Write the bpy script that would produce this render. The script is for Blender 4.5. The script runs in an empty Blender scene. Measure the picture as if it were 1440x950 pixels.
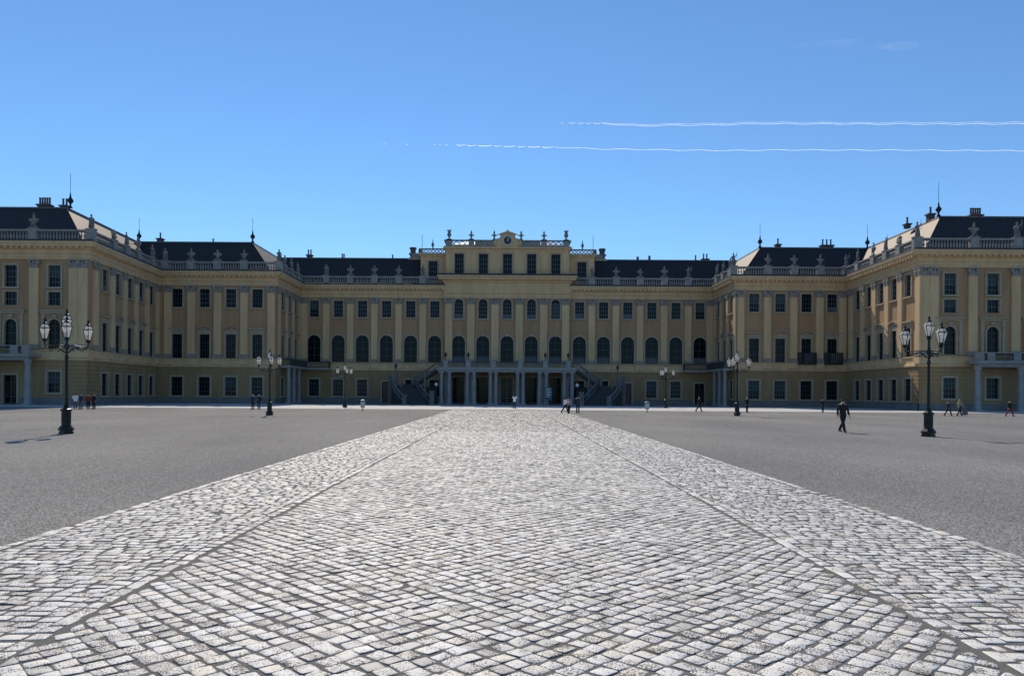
import bpy, math, random
import numpy as np
from mathutils import Vector, Matrix
random.seed(7); rng = np.random.default_rng(11)
R = math.radians; PI = math.pi
S = bpy.context.scene; COL = S.collection

# ------------------------------------------------------------------ camera, sky, sun, exposure
F_PX = 1035.0
cam_d = bpy.data.cameras.new('camera'); cam = bpy.data.objects.new('camera', cam_d); COL.objects.link(cam)
cam_d.sensor_width = 36; cam_d.lens = F_PX / 1440 * 36
cam_d.shift_x = 7.5 / 1440; cam_d.shift_y = 78 / 1440
cam_d.clip_start = 0.2; cam_d.clip_end = 90000
cam.location = (0, 0, 2.0)
ROLL = R(0.38)
cam.rotation_euler = (Matrix.Rotation(R(90), 3, 'X') @ Matrix.Rotation(ROLL, 3, 'Z')).to_euler()
S.camera = cam
SUN_AZ, SUN_EL = R(-13.0), R(41.8)      # azimuth from +Y, negative = towards -X
sdir = Vector((math.sin(SUN_AZ) * math.cos(SUN_EL), math.cos(SUN_AZ) * math.cos(SUN_EL), math.sin(SUN_EL)))
W = bpy.data.worlds.new('World'); S.world = W; W.use_nodes = True
wn = W.node_tree; bg = wn.nodes['Background']
sky = wn.nodes.new('ShaderNodeTexSky'); sky.sky_type = 'NISHITA'; sky.sun_disc = False
sky.sun_elevation = SUN_EL; sky.sun_rotation = SUN_AZ
sky.air_density = 1.0; sky.dust_density = 0.0; sky.ozone_density = 3.0; sky.altitude = 200
gain = wn.nodes.new('ShaderNodeMix'); gain.data_type = 'RGBA'; gain.blend_type = 'MULTIPLY'; gain.inputs[0].default_value = 1; gain.inputs[7].default_value = (.93, 1.24, 1.47, 1)
wn.links.new(sky.outputs[0], gain.inputs[6]); wn.links.new(gain.outputs[2], bg.inputs[0]); bg.inputs[1].default_value = 0.09
sun_d = bpy.data.lights.new('sun', 'SUN'); sun = bpy.data.objects.new('sun', sun_d); COL.objects.link(sun)
sun_d.energy = 4.3; sun_d.angle = R(0.5); sun_d.color = (1.0, 0.87, 0.68)
sun.rotation_euler = sdir.to_track_quat('Z', 'Y').to_euler(); sun.location = (0, 60, 120)
S.view_settings.view_transform = 'Standard'; S.view_settings.look = 'None'
S.view_settings.exposure = 0.0; S.view_settings.gamma = 1.0

# ------------------------------------------------------------------ materials
def mat(name, c1, c2=None, scale=1.0, rough=0.8, bump=0.0, bscale=40.0, spec=0.5, metal=0.0, streak=0.0, stretch=(1, 1, 1)):
    m = bpy.data.materials.new(name); m.use_nodes = True
    nt = m.node_tree; b = nt.nodes['Principled BSDF']
    b.inputs['Roughness'].default_value = rough; b.inputs['Metallic'].default_value = metal
    b.inputs['Specular IOR Level'].default_value = spec
    b.inputs['Base Color'].default_value = (*c1, 1)
    if c2 is not None or bump:
        geo = nt.nodes.new('ShaderNodeNewGeometry')
        mp = nt.nodes.new('ShaderNodeMapping'); mp.inputs['Scale'].default_value = stretch
        nt.links.new(geo.outputs['Position'], mp.inputs['Vector'])
    if c2 is not None:
        n = nt.nodes.new('ShaderNodeTexNoise'); n.inputs['Scale'].default_value = scale; n.inputs['Detail'].default_value = 6
        n.inputs['Roughness'].default_value = 0.65
        nt.links.new(mp.outputs[0], n.inputs['Vector'])
        r = nt.nodes.new('ShaderNodeValToRGB')
        r.color_ramp.elements[0].position = 0.32; r.color_ramp.elements[1].position = 0.68
        r.color_ramp.elements[0].color = (*c1, 1); r.color_ramp.elements[1].color = (*c2, 1)
        nt.links.new(n.outputs[0], r.inputs[0])
        nt.links.new(r.outputs[0], b.inputs['Base Color'])
    if streak:
        mp2 = nt.nodes.new('ShaderNodeMapping'); mp2.inputs['Scale'].default_value = (1, 1, .10); nt.links.new(geo.outputs['Position'], mp2.inputs[0])
        n4 = nt.nodes.new('ShaderNodeTexNoise'); n4.inputs['Scale'].default_value = 1.5; n4.inputs['Detail'].default_value = 7; n4.inputs['Roughness'].default_value = .7; nt.links.new(mp2.outputs[0], n4.inputs[0])
        r4 = nt.nodes.new('ShaderNodeValToRGB'); e4 = r4.color_ramp.elements; e4[0].position = .36; e4[0].color = (1 - streak, 1 - streak, 1 - streak * .9, 1); e4[1].position = .56; e4[1].color = (1, 1, 1, 1); nt.links.new(n4.outputs[0], r4.inputs[0])
        m4 = nt.nodes.new('ShaderNodeMix'); m4.data_type = 'RGBA'; m4.blend_type = 'MULTIPLY'; m4.inputs[0].default_value = 1
        nt.links.new(r.outputs[0], m4.inputs[6]); nt.links.new(r4.outputs[0], m4.inputs[7]); nt.links.new(m4.outputs[2], b.inputs['Base Color'])
    if bump:
        n2 = nt.nodes.new('ShaderNodeTexNoise'); n2.inputs['Scale'].default_value = bscale; n2.inputs['Detail'].default_value = 4
        nt.links.new(geo.outputs['Position'], n2.inputs['Vector'])
        bp = nt.nodes.new('ShaderNodeBump'); bp.inputs['Strength'].default_value = bump; bp.inputs['Distance'].default_value = 0.02
        nt.links.new(n2.outputs[0], bp.inputs['Height']); nt.links.new(bp.outputs[0], b.inputs['Normal'])
    return m

M = {}
M['plinth'] = mat('grey_stone', (.13, .13, .13), (.20, .195, .19), .9, .85, .3, 6)
M['base_wall'] = mat('ochre_base_render', (.30, .188, .09), (.38, .25, .125), .45, .9, .2, 5, streak=.15, stretch=(1, 1, .45))
M['wall'] = mat('deep_ochre_render', (.38, .218, .108), (.46, .282, .145), .35, .9, .15, 5, streak=.15, stretch=(1, 1, .4))
M['trim'] = mat('pale_yellow_render', (.60, .40, .205), (.70, .485, .26), .4, .85, .15, 5, streak=.15, stretch=(1, 1, .35))
M['capital'] = mat('capital_stone', (.22, .19, .165), (.34, .30, .25), 1.6, .85, .3, 8)
M['frame'] = mat('window_surround_stone', (.34, .27, .18), (.42, .34, .235), .8, .8)
M['stone'] = mat('balustrade_stone', (.21, .205, .19), (.33, .32, .295), 1.3, .8, .3, 9)
M['statue'] = mat('weathered_statue_stone', (.14, .135, .125), (.27, .26, .24), 2.2, .8, .3, 12)
M['pale_stone'] = mat('pale_stair_stone', (.24, .24, .235), (.34, .335, .32), 1.2, .75, .2, 9)
M['rail_stone'] = mat('grey_stair_rail_stone', (.11, .112, .114), (.17, .17, .168), 1.2, .8, .2, 9)
M['step'] = mat('step_stone', (.035, .036, .038), (.06, .061, .062), 1.0, .75, .2, 9)
M['roof'] = mat('dark_slate_roof', (.011, .009, .009), (.024, .020, .018), 1.4, .62, .3, 7, spec=.6, stretch=(1, 1, 2.5))
M['roof'].node_tree.nodes['Principled BSDF'].inputs['Specular Tint'].default_value = (1, .84, .76, 1)
M['chimney'] = mat('sooty_brick_chimney', (.07, .055, .05), (.13, .10, .09), 2.5, .85)
M['lead'] = mat('dark_lead', (.022, .024, .028), (.04, .042, .046), 2, .6)
M['deck'] = mat('roof_deck', (.10, .09, .09), (.14, .13, .12), .6, .7)
M['copper'] = mat('pale_metal_dome', (.50, .46, .42), (.62, .58, .53), .7, .35, spec=.6)
M['iron'] = mat('dark_green_iron', (.008, .014, .013), (.015, .022, .02), 6, .45, spec=.3)
M['black_iron'] = mat('black_iron', (.012, .013, .016), None, 1, .45)
M['glass'] = mat('dark_window_glass', (.002, .006, .009), (.005, .011, .015), .5, .09, spec=.10)
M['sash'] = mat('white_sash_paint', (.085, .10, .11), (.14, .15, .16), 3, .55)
M['sash_dark'] = mat('dark_green_sash_paint', (.03, .045, .045), (.045, .06, .06), 3, .5)
M['blind'] = mat('dark_green_blind', (.02, .045, .045), (.03, .06, .055), 3, .8)
M['curtain'] = mat('grey_curtain', (.07, .08, .09), (.13, .14, .15), 6, .9, stretch=(6, 6, .3))
M['door'] = mat('dark_door_wood', (.035, .028, .024), (.06, .05, .042), 3, .6)
M['red_door'] = mat('red_brown_door_wood', (.10, .035, .03), (.14, .05, .04), 3, .6)
M['bin'] = mat('grey_bin_metal', (.45, .45, .45), (.55, .55, .54), 8, .4, metal=.2)
M['sign'] = mat('sign_blue', (.03, .10, .13), None, 1, .5)
M['white'] = mat('white_paint', (.75, .75, .73), None, 1, .6)
M['dial'] = mat('clock_dial', (.55, .54, .50), None, 1, .6)
M['white_globe'] = mat('milk_glass', (.82, .82, .80), None, 1, .3)
M['skin'] = mat('skin', (.46, .27, .19), (.52, .31, .22), 20, .6)
M['eye'] = mat('dark_eye', (.02, .015, .012), None, 1, .3)
def cloth(n, c): 
    M[n] = mat(n, c, tuple(min(1, x * 1.35 + .004) for x in c), 14, .9, .3, 60)
cloth('cloth_black', (.012, .012, .014)); cloth('cloth_navy', (.018, .025, .05)); cloth('cloth_grey', (.10, .10, .105))
cloth('cloth_white', (.70, .70, .70)); cloth('cloth_tan', (.32, .24, .16)); cloth('cloth_pink', (.42, .22, .22))
cloth('cloth_denim', (.05, .07, .12)); cloth('cloth_red', (.20, .03, .03)); cloth('cloth_brown', (.07, .045, .03))
cloth('hair_dark', (.02, .014, .01)); cloth('hair_grey', (.28, .27, .26)); cloth('hair_blond', (.42, .30, .16))

def gravel_mat():
    m = bpy.data.materials.new('fine_grey_gravel'); m.use_nodes = True; nt = m.node_tree; b = nt.nodes['Principled BSDF']
    b.inputs['Roughness'].default_value = .95; b.inputs['Specular IOR Level'].default_value = .15
    geo = nt.nodes.new('ShaderNodeNewGeometry')
    def noise(sc, det=3, st=None):
        n = nt.nodes.new('ShaderNodeTexNoise'); n.inputs['Scale'].default_value = sc; n.inputs['Detail'].default_value = det
        if st:
            mp = nt.nodes.new('ShaderNodeMapping'); mp.inputs['Scale'].default_value = st
            nt.links.new(geo.outputs['Position'], mp.inputs['Vector']); nt.links.new(mp.outputs[0], n.inputs['Vector'])
        else: nt.links.new(geo.outputs['Position'], n.inputs['Vector'])
        return n
    v = nt.nodes.new('ShaderNodeTexVoronoi'); v.inputs['Scale'].default_value = 52
    nt.links.new(geo.outputs['Position'], v.inputs['Vector'])
    r1 = nt.nodes.new('ShaderNodeValToRGB')
    e = r1.color_ramp.elements; e[0].position = .05; e[0].color = (.046, .0455, .0445, 1); e[1].position = .96; e[1].color = (.392, .388, .376, 1)
    sp = nt.nodes.new('ShaderNodeSeparateColor'); nt.links.new(v.outputs['Color'], sp.inputs[0]); nt.links.new(sp.outputs[0], r1.inputs[0])
    n1 = noise(.16, 8, (1, .45, 1))
    r2 = nt.nodes.new('ShaderNodeValToRGB')
    e = r2.color_ramp.elements; e[0].position = .3; e[0].color = (.80, .80, .81, 1); e[1].position = .7; e[1].color = (1.14, 1.13, 1.11, 1)
    nt.links.new(n1.outputs[0], r2.inputs[0])
    mx = nt.nodes.new('ShaderNodeMix'); mx.data_type = 'RGBA'; mx.blend_type = 'MULTIPLY'; mx.inputs[0].default_value = 1
    nt.links.new(r1.outputs[0], mx.inputs[6]); nt.links.new(r2.outputs[0], mx.inputs[7]); nt.links.new(mx.outputs[2], b.inputs['Base Color'])
    bp = nt.nodes.new('ShaderNodeBump'); bp.inputs['Strength'].default_value = .55; bp.inputs['Distance'].default_value = .012
    nt.links.new(v.outputs['Distance'], bp.inputs['Height']); bp.invert = True
    nt.links.new(bp.outputs[0], b.inputs['Normal'])
    return m
M['gravel'] = gravel_mat()
M['joint'] = mat('dark_joint_grit', (.07, .068, .064), (.27, .262, .245), 70, .95, .6, 120, spec=.1)

def cobble_mat():
    m = bpy.data.materials.new('worn_granite_cobble'); m.use_nodes = True; nt = m.node_tree; b = nt.nodes['Principled BSDF']
    b.inputs['Roughness'].default_value = .62; b.inputs['Specular IOR Level'].default_value = .22
    geo = nt.nodes.new('ShaderNodeNewGeometry'); at = nt.nodes.new('ShaderNodeAttribute'); at.attribute_name = 'tone'
    oi = nt.nodes.new('ShaderNodeObjectInfo')
    ad = nt.nodes.new('ShaderNodeMath'); ad.operation = 'ADD'
    nt.links.new(at.outputs['Fac'], ad.inputs[0]); nt.links.new(oi.outputs['Random'], ad.inputs[1])
    fr = nt.nodes.new('ShaderNodeMath'); fr.operation = 'FRACT'; nt.links.new(ad.outputs[0], fr.inputs[0])
    ramp = nt.nodes.new('ShaderNodeValToRGB'); cr = ramp.color_ramp
    cr.elements[0].position = 0; cr.elements[0].color = (.50, .485, .45, 1)
    cr.elements[1].position = 1; cr.elements[1].color = (.82, .80, .755, 1)
    for p, c in ((.25, (.73, .715, .675)), (.45, (.75, .735, .70)), (.62, (.74, .70, .61)), (.8, (.71, .71, .69))):
        q = cr.elements.new(p); q.color = (*c, 1)
    nt.links.new(fr.outputs[0], ramp.inputs[0])
    # dark specks: grit, and small pits with their shade painted into the colour
    n1 = nt.nodes.new('ShaderNodeTexNoise'); n1.inputs['Scale'].default_value = 78; n1.inputs['Detail'].default_value = 2
    nt.links.new(geo.outputs['Position'], n1.inputs['Vector'])
    n2 = nt.nodes.new('ShaderNodeTexNoise'); n2.inputs['Scale'].default_value = 5.5; n2.inputs['Detail'].default_value = 5
    nt.links.new(geo.outputs['Position'], n2.inputs['Vector'])
    mm = nt.nodes.new('ShaderNodeMath'); mm.operation = 'MULTIPLY_ADD'; mm.inputs[1].default_value = .60; nt.links.new(n2.outputs[0], mm.inputs[0]); nt.links.new(n1.outputs[0], mm.inputs[2])
    k1 = nt.nodes.new('ShaderNodeMath'); k1.operation = 'MULTIPLY'; k1.inputs[1].default_value = 7.31; nt.links.new(fr.outputs[0], k1.inputs[0])
    k2 = nt.nodes.new('ShaderNodeMath'); k2.operation = 'FRACT'; nt.links.new(k1.outputs[0], k2.inputs[0])
    k3 = nt.nodes.new('ShaderNodeMath'); k3.operation = 'MULTIPLY_ADD'; k3.inputs[1].default_value = .11; nt.links.new(k2.outputs[0], k3.inputs[0]); nt.links.new(mm.outputs[0], k3.inputs[2]); mm = k3
    r2 = nt.nodes.new('ShaderNodeValToRGB'); e = r2.color_ramp.elements
    e[0].position = .925; e[0].color = (1, 1, 1, 1); e[1].position = .95; e[1].color = (.13, .125, .12, 1)
    nt.links.new(mm.outputs[0], r2.inputs[0])
    mx = nt.nodes.new('ShaderNodeMix'); mx.data_type = 'RGBA'; mx.blend_type = 'MULTIPLY'; mx.inputs[0].default_value = 1
    nt.links.new(ramp.outputs[0], mx.inputs[6]); nt.links.new(r2.outputs[0], mx.inputs[7]); nt.links.new(mx.outputs[2], b.inputs['Base Color'])
    bp = nt.nodes.new('ShaderNodeBump'); bp.inputs['Strength'].default_value = .35; bp.inputs['Distance'].default_value = .006
    n3 = nt.nodes.new('ShaderNodeTexNoise'); n3.inputs['Scale'].default_value = 38; n3.inputs['Detail'].default_value = 5
    nt.links.new(geo.outputs['Position'], n3.inputs['Vector'])
    nt.links.new(n3.outputs[0], bp.inputs['Height']); nt.links.new(bp.outputs[0], b.inputs['Normal'])
    return m
M['cobble'] = cobble_mat()
M['strip'] = mat('pale_paving_strip', (.46, .46, .44), (.60, .60, .58), 1.5, .8, .3, 12, spec=.12)

def lamp_glass():
    m = bpy.data.materials.new('lantern_glass'); m.use_nodes = True; nt = m.node_tree; nt.nodes.remove(nt.nodes['Principled BSDF'])
    out = nt.nodes['Material Output']
    tl = nt.nodes.new('ShaderNodeBsdfTranslucent'); tl.inputs[0].default_value = (.85, .84, .80, 1)
    df = nt.nodes.new('ShaderNodeBsdfDiffuse'); df.inputs[0].default_value = (.8, .8, .78, 1)
    tr = nt.nodes.new('ShaderNodeBsdfTransparent'); gl = nt.nodes.new('ShaderNodeBsdfGlossy'); gl.inputs['Roughness'].default_value = .15
    a = nt.nodes.new('ShaderNodeMixShader'); a.inputs[0].default_value = .3; nt.links.new(tl.outputs[0], a.inputs[1]); nt.links.new(df.outputs[0], a.inputs[2])
    c = nt.nodes.new('ShaderNodeMixShader'); c.inputs[0].default_value = .3; nt.links.new(a.outputs[0], c.inputs[1]); nt.links.new(tr.outputs[0], c.inputs[2])
    d = nt.nodes.new('ShaderNodeMixShader'); d.inputs[0].default_value = .12; nt.links.new(c.outputs[0], d.inputs[1]); nt.links.new(gl.outputs[0], d.inputs[2])
    nt.links.new(d.outputs[0], out.inputs[0]); return m
M['lamp_glass'] = lamp_glass()
def vapour(name, opac, nscale, lo, hi, stretch=(1, 1, 1)):
    m = bpy.data.materials.new(name); m.use_nodes = True; nt = m.node_tree; nt.nodes.remove(nt.nodes['Principled BSDF'])
    out = nt.nodes['Material Output']; geo = nt.nodes.new('ShaderNodeNewGeometry')
    tl = nt.nodes.new('ShaderNodeBsdfTranslucent'); tl.inputs[0].default_value = (.95, .95, .95, 1)
    df = nt.nodes.new('ShaderNodeBsdfDiffuse'); df.inputs[0].default_value = (.95, .95, .95, 1)
    tr = nt.nodes.new('ShaderNodeBsdfTransparent')
    a = nt.nodes.new('ShaderNodeMixShader'); a.inputs[0].default_value = .06; nt.links.new(tl.outputs[0], a.inputs[1]); nt.links.new(df.outputs[0], a.inputs[2])
    mp = nt.nodes.new('ShaderNodeMapping'); mp.inputs['Scale'].default_value = stretch; nt.links.new(geo.outputs['Position'], mp.inputs[0])
    n = nt.nodes.new('ShaderNodeTexNoise'); n.inputs['Scale'].default_value = nscale; n.inputs['Detail'].default_value = 6; nt.links.new(mp.outputs[0], n.inputs[0])
    mr = nt.nodes.new('ShaderNodeMapRange'); mr.inputs[1].default_value = lo; mr.inputs[2].default_value = hi; mr.inputs[3].default_value = 0; mr.inputs[4].default_value = opac
    nt.links.new(n.outputs[0], mr.inputs[0])
    c = nt.nodes.new('ShaderNodeMixShader'); nt.links.new(mr.outputs[0], c.inputs[0]); nt.links.new(tr.outputs[0], c.inputs[1]); nt.links.new(a.outputs[0], c.inputs[2])
    nt.links.new(c.outputs[0], out.inputs[0]); return m

# ------------------------------------------------------------------ mesh helpers
class MB:
    def __init__(s): s.v = []; s.f = []; s.m = []
    def add(s, vs, fs, mi=0):
        k = len(s.v); s.v += [tuple(p) for p in vs]
        for f in fs: s.f.append([i + k for i in f]); s.m.append(mi)
    def box(s, x0, x1, y0, y1, z0, z1, mi=0, rot=0, piv=None):
        vs = [(x, y, z) for z in (z0, z1) for y in (y0, y1) for x in (x0, x1)]
        if rot:
            px, py = piv or ((x0 + x1) / 2, (y0 + y1) / 2); c, sn = math.cos(rot), math.sin(rot)
            vs = [(px + (x - px) * c - (y - py) * sn, py + (x - px) * sn + (y - py) * c, z) for x, y, z in vs]
        s.add(vs, [(0, 2, 3, 1), (4, 5, 7, 6), (0, 1, 5, 4), (1, 3, 7, 5), (3, 2, 6, 7), (2, 0, 4, 6)], mi)
    def lathe(s, prof, n=10, c=(0, 0, 0), mi=0, sx=1, sy=1, ph=0):
        vs = []; fs = []
        for r, z in prof:
            for k in range(n):
                a = ph + 2 * PI * k / n; vs.append((c[0] + r * sx * math.cos(a), c[1] + r * sy * math.sin(a), c[2] + z))
        for j in range(len(prof) - 1):
            for k in range(n):
                k2 = (k + 1) % n; fs.append((j * n + k, j * n + k2, (j + 1) * n + k2, (j + 1) * n + k))
        fs.append(tuple(range(n))[::-1]); fs.append(tuple((len(prof) - 1) * n + k for k in range(n)))
        s.add(vs, fs, mi)
    def tube(s, path, rad, n=6, mi=0):
        path = [Vector(p) for p in path]
        if not hasattr(rad, '__len__'): rad = [rad] * len(path)
        vs = []; fs = []; up = None
        for i, p in enumerate(path):
            t = (path[min(i + 1, len(path) - 1)] - path[max(i - 1, 0)]).normalized()
            if up is None:
                up = Vector((0, 0, 1)) if abs(t.z) < .9 else Vector((0, 1, 0))
            a = t.cross(up).normalized(); bb = a.cross(t).normalized(); up = bb
            for k in range(n):
                g = 2 * PI * k / n; vs.append(p + (a * math.cos(g) + bb * math.sin(g)) * rad[i])
        for j in range(len(path) - 1):
            for k in range(n):
                k2 = (k + 1) % n; fs.append((j * n + k, j * n + k2, (j + 1) * n + k2, (j + 1) * n + k))
        fs.append(tuple(range(n))[::-1]); fs.append(tuple((len(path) - 1) * n + k for k in range(n)))
        s.add(vs, fs, mi)
    def ell(s, c, r, nu=10, nv=7, mi=0):
        prof = [(max(.02, math.sin(PI * j / nv)), -math.cos(PI * j / nv)) for j in range(nv + 1)]
        vs = []; fs = []
        for q, z in prof:
            for k in range(nu):
                a = 2 * PI * k / nu; vs.append((c[0] + r[0] * q * math.cos(a), c[1] + r[1] * q * math.sin(a), c[2] + r[2] * z))
        for j in range(nv):
            for k in range(nu):
                k2 = (k + 1) % nu; fs.append((j * nu + k, j * nu + k2, (j + 1) * nu + k2, (j + 1) * nu + k))
        s.add(vs, fs, mi)
    def sweep(s, pts, prof, mi=0, cap=True):
        ms = []
        for i in range(len(pts)):
            ns = []
            for a, b in ((i - 1, i), (i, i + 1)):
                if a < 0 or b >= len(pts): continue
                dx, dy = pts[b][0] - pts[a][0], pts[b][1] - pts[a][1]; L = math.hypot(dx, dy); ns.append((dy / L, -dx / L))
            if len(ns) == 1: ms.append(ns[0])
            else:
                d = 1 + ns[0][0] * ns[1][0] + ns[0][1] * ns[1][1]; ms.append(((ns[0][0] + ns[1][0]) / d, (ns[0][1] + ns[1][1]) / d))
        n = len(prof); vs = [(p[0] + m[0] * o, p[1] + m[1] * o, z) for p, m in zip(pts, ms) for o, z in prof]
        fs = []
        for i in range(len(pts) - 1):
            for j in range(n - 1):
                fs.append((i * n + j, (i + 1) * n + j, (i + 1) * n + j + 1, i * n + j + 1))
        if cap: fs.append(tuple(range(n))[::-1]); fs.append(tuple((len(pts) - 1) * n + j for j in range(n)))
        s.add(vs, fs, mi)
    def mesh(s, name, mats, smooth=False):
        me = bpy.data.meshes.new(name); me.from_pydata(s.v, [], s.f)
        for m in mats: me.materials.append(M[m] if isinstance(m, str) else m)
        me.polygons.foreach_set('material_index', s.m)
        if smooth: me.polygons.foreach_set('use_smooth', [True] * len(s.f))
        me.update(); return me
def link(name, me, parent=None, loc=(0, 0, 0), rz=0, kind=None):
    o = bpy.data.objects.new(name, me); COL.objects.link(o); o.location = loc; o.rotation_euler = (0, 0, rz)
    if parent is not None: o.parent = parent
    if kind: o['kind'] = kind
    return o
def tag(o, label, cat, group=None, kind=None):
    o['label'] = label; o['category'] = cat
    if group: o['group'] = group
    if kind: o['kind'] = kind
    return o
def dup(o, parent=None):
    c = o.copy(); COL.objects.link(c)
    if parent is not None: c.parent = parent
    for ch in list(o.children): dup(ch, c)
    return c

# ------------------------------------------------------------------ ground
g = MB(); G = 6000; g.add([(-G, -G, 0), (G, -G, 0), (G, G, 0), (-G, G, 0)], [(0, 1, 2, 3)])
link('ground', g.mesh('ground', ['gravel']), kind='structure')
PATH_END = 86.5; PW = 6.45
g = MB(); g.add([(-PW, -6, .0135), (PW, -6, .0135), (PW, PATH_END, .0135), (-PW, PATH_END, .0135)], [(0, 1, 2, 3)])
path = link('path', g.mesh('path', ['joint']), kind='structure')
g = MB(); g.add([(-150, 90, .006), (150, 90, .006), (150, 124, .006), (-150, 124, .006)], [(0, 1, 2, 3)])
link('pavement', g.mesh('pavement', ['strip']), kind='structure')

# cobbles: (cx, cy, hx, hy, rot) for every stone
st = []
p = .168
nA = int(PATH_END / p * 1.5)
for a in range(-40, nA):
    for b in range(-nA, nA):
        x = (a - b) * p / math.sqrt(2); y = 3.6 + (a + b) * p / math.sqrt(2)
        if abs(x) > 3.70 or y < 3.6 or y > PATH_END - .15: continue
        if abs(x) > y * .75 + .6: continue
        st.append((x, y, p / 2 - .0055, p / 2 - .0055, PI / 4))
cent = len(st)
for sgn in (-1, 1):
    y = 3.6
    while y < PATH_END - .2:                      # border row beside the gutter
        L = random.uniform(.19, .30); st.append((sgn * 3.765, y + L / 2, .075, L / 2 - .009, 0)); y += L
    y = 3.6
    while y < PATH_END - .2:                      # kerb row at the outer edge
        L = random.uniform(.26, .42); st.append((sgn * 6.34, y + L / 2, .085, L / 2 - .008, 0)); y += L
    y = 3.6
    while y < PATH_END - .2:                      # cross courses
        d = random.uniform(.148, .176); x = 3.84 + random.uniform(-.08, 0)
        while x < 6.22:
            w = random.uniform(.155, .27); w2 = min(w, 6.235 - x)
            if w2 > .07: st.append((sgn * (max(x, 3.84) + min(x + w, 6.235)) / 2, y + d / 2, (min(x + w, 6.235) - max(x, 3.84)) / 2 - .008, d / 2 - .009, 0))
            x += w
        y += d
st = np.array(st)
st = st[np.abs(st[:, 0]) < st[:, 1] * .76 + .8]
isdiag = st[:, 4] > .5
warp = lambda x, y: (.035 * np.sin(y * .9 + x * .6) + .02 * np.sin(y * 2.3 + 1.7), .045 * np.sin(x * 1.15 + y * .35) + .03 * np.sin(y * .7 + x * 2.1))
wx, wy = warp(st[:, 0], st[:, 1])
st[:, 0] += np.where(isdiag, wx, wx * .25); st[:, 1] += np.where(isdiag, wy, wy)
N = len(st)
st[:, 0] += rng.normal(0, .006, N); st[:, 1] += rng.normal(0, .006, N)
st[:, 4] += rng.normal(0, .045, N) * np.where(isdiag, 1, .5)
st[:, 2:4] *= rng.uniform(.90, 1.055, (N, 2))
keep = np.where(isdiag, np.abs(st[:, 0]) < 3.66, True); st = st[keep]; N = len(st)
# the 300 nearest stones inside the frame
px = 712.5 + F_PX * st[:, 0] / st[:, 1]; py = 553 + F_PX * 1.97 / st[:, 1]
size = st[:, 2] * st[:, 3] / st[:, 1] ** 3
size[(isdiag[keep]) & (np.abs(st[:, 0]) > 3.5)] = 0
size[(px < -15) | (px > 1455) | (py > 958)] = 0
order = np.argsort(-size); single = order[:300]; rest = np.setdiff1d(np.arange(N), single)
def outline(n, k):
    if n == 8:
        c = .80; base = np.array([(1, -c), (1, c), (c, 1), (-c, 1), (-1, c), (-1, -c), (-c, -1), (c, -1)], float)
        jit = rng.uniform(-.15, .13, (k, 4, 2)); j8 = np.repeat(jit, 2, axis=1)[:, [7, 0, 1, 2, 3, 4, 5, 6]] if False else np.repeat(jit, 2, axis=1)
        # corner q owns vertices (q*2+1, q*2+2)
        out = np.repeat(base[None], k, 0)
        for q in range(4):
            for vtx in ((q * 2 + 1) % 8, (q * 2 + 2) % 8): out[:, vtx] += jit[:, q]
        return out + rng.uniform(-.035, .035, (k, 8, 2))
    base = np.array([(1, -1), (1, 1), (-1, 1), (-1, -1)], float) * .985
    return base[None] + rng.uniform(-.07, .07, (k, 4, 2))
def stones(sel, n, local=False):
    k = len(sel); s = st[sel]; o = outline(n, k)
    h = .019 + rng.normal(0, .0025, k); tx = rng.normal(0, .028, k); ty = rng.normal(0, .028, k)
    rings = ((1.0, -.014, 0), (.95, -.003, 1), (.78, .001, 1)) if n == 8 else ((1.0, -.012, 0), (.975, .0, 1))
    V = []
    c, sn = np.cos(s[:, 4]), np.sin(s[:, 4])
    for sc, dz, tl in rings:
        lx = o[:, :, 0] * s[:, None, 2] * sc; ly = o[:, :, 1] * s[:, None, 3] * sc
        z = h[:, None] + dz + (tx[:, None] * lx + ty[:, None] * ly) * tl + (rng.normal(0, .0012, lx.shape) if tl else 0)
        if local: X, Y = lx, ly
        else: X = s[:, None, 0] + lx * c[:, None] - ly * sn[:, None]; Y = s[:, None, 1] + lx * sn[:, None] + ly * c[:, None]
        V.append(np.stack([X, Y, z], -1))
    cx = np.zeros(k) if local else s[:, 0]; cy = np.zeros(k) if local else s[:, 1]
    V.append(np.stack([cx, cy, h + .0025 + rng.normal(0, .001, k)], -1)[:, None, :])
    V = np.concatenate(V, 1)
    if not local:
        dg_ = s[:, 4] > .5; lim = 3.635 + rng.normal(0, .008, k)
        V[dg_, :, 0] = np.clip(V[dg_, :, 0], -lim[dg_, None], lim[dg_, None])
    nv = V.shape[1]; nr = len(rings)
    q = []
    for r in range(nr - 1):
        for i in range(n):
            j = (i + 1) % n; q.append((r * n + i, r * n + j, (r + 1) * n + j, (r + 1) * n + i))
    t = [((nr - 1) * n + i, (nr - 1) * n + (i + 1) % n, nr * n) for i in range(n)]
    off = np.arange(k)[:, None, None] * nv
    Q = (np.array(q)[None] + off).reshape(-1, 4); T = (np.array(t)[None] + off).reshape(-1, 3)
    return V.reshape(-1, 3), Q, T, np.repeat(rng.uniform(0, 1, k), nv)
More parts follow.
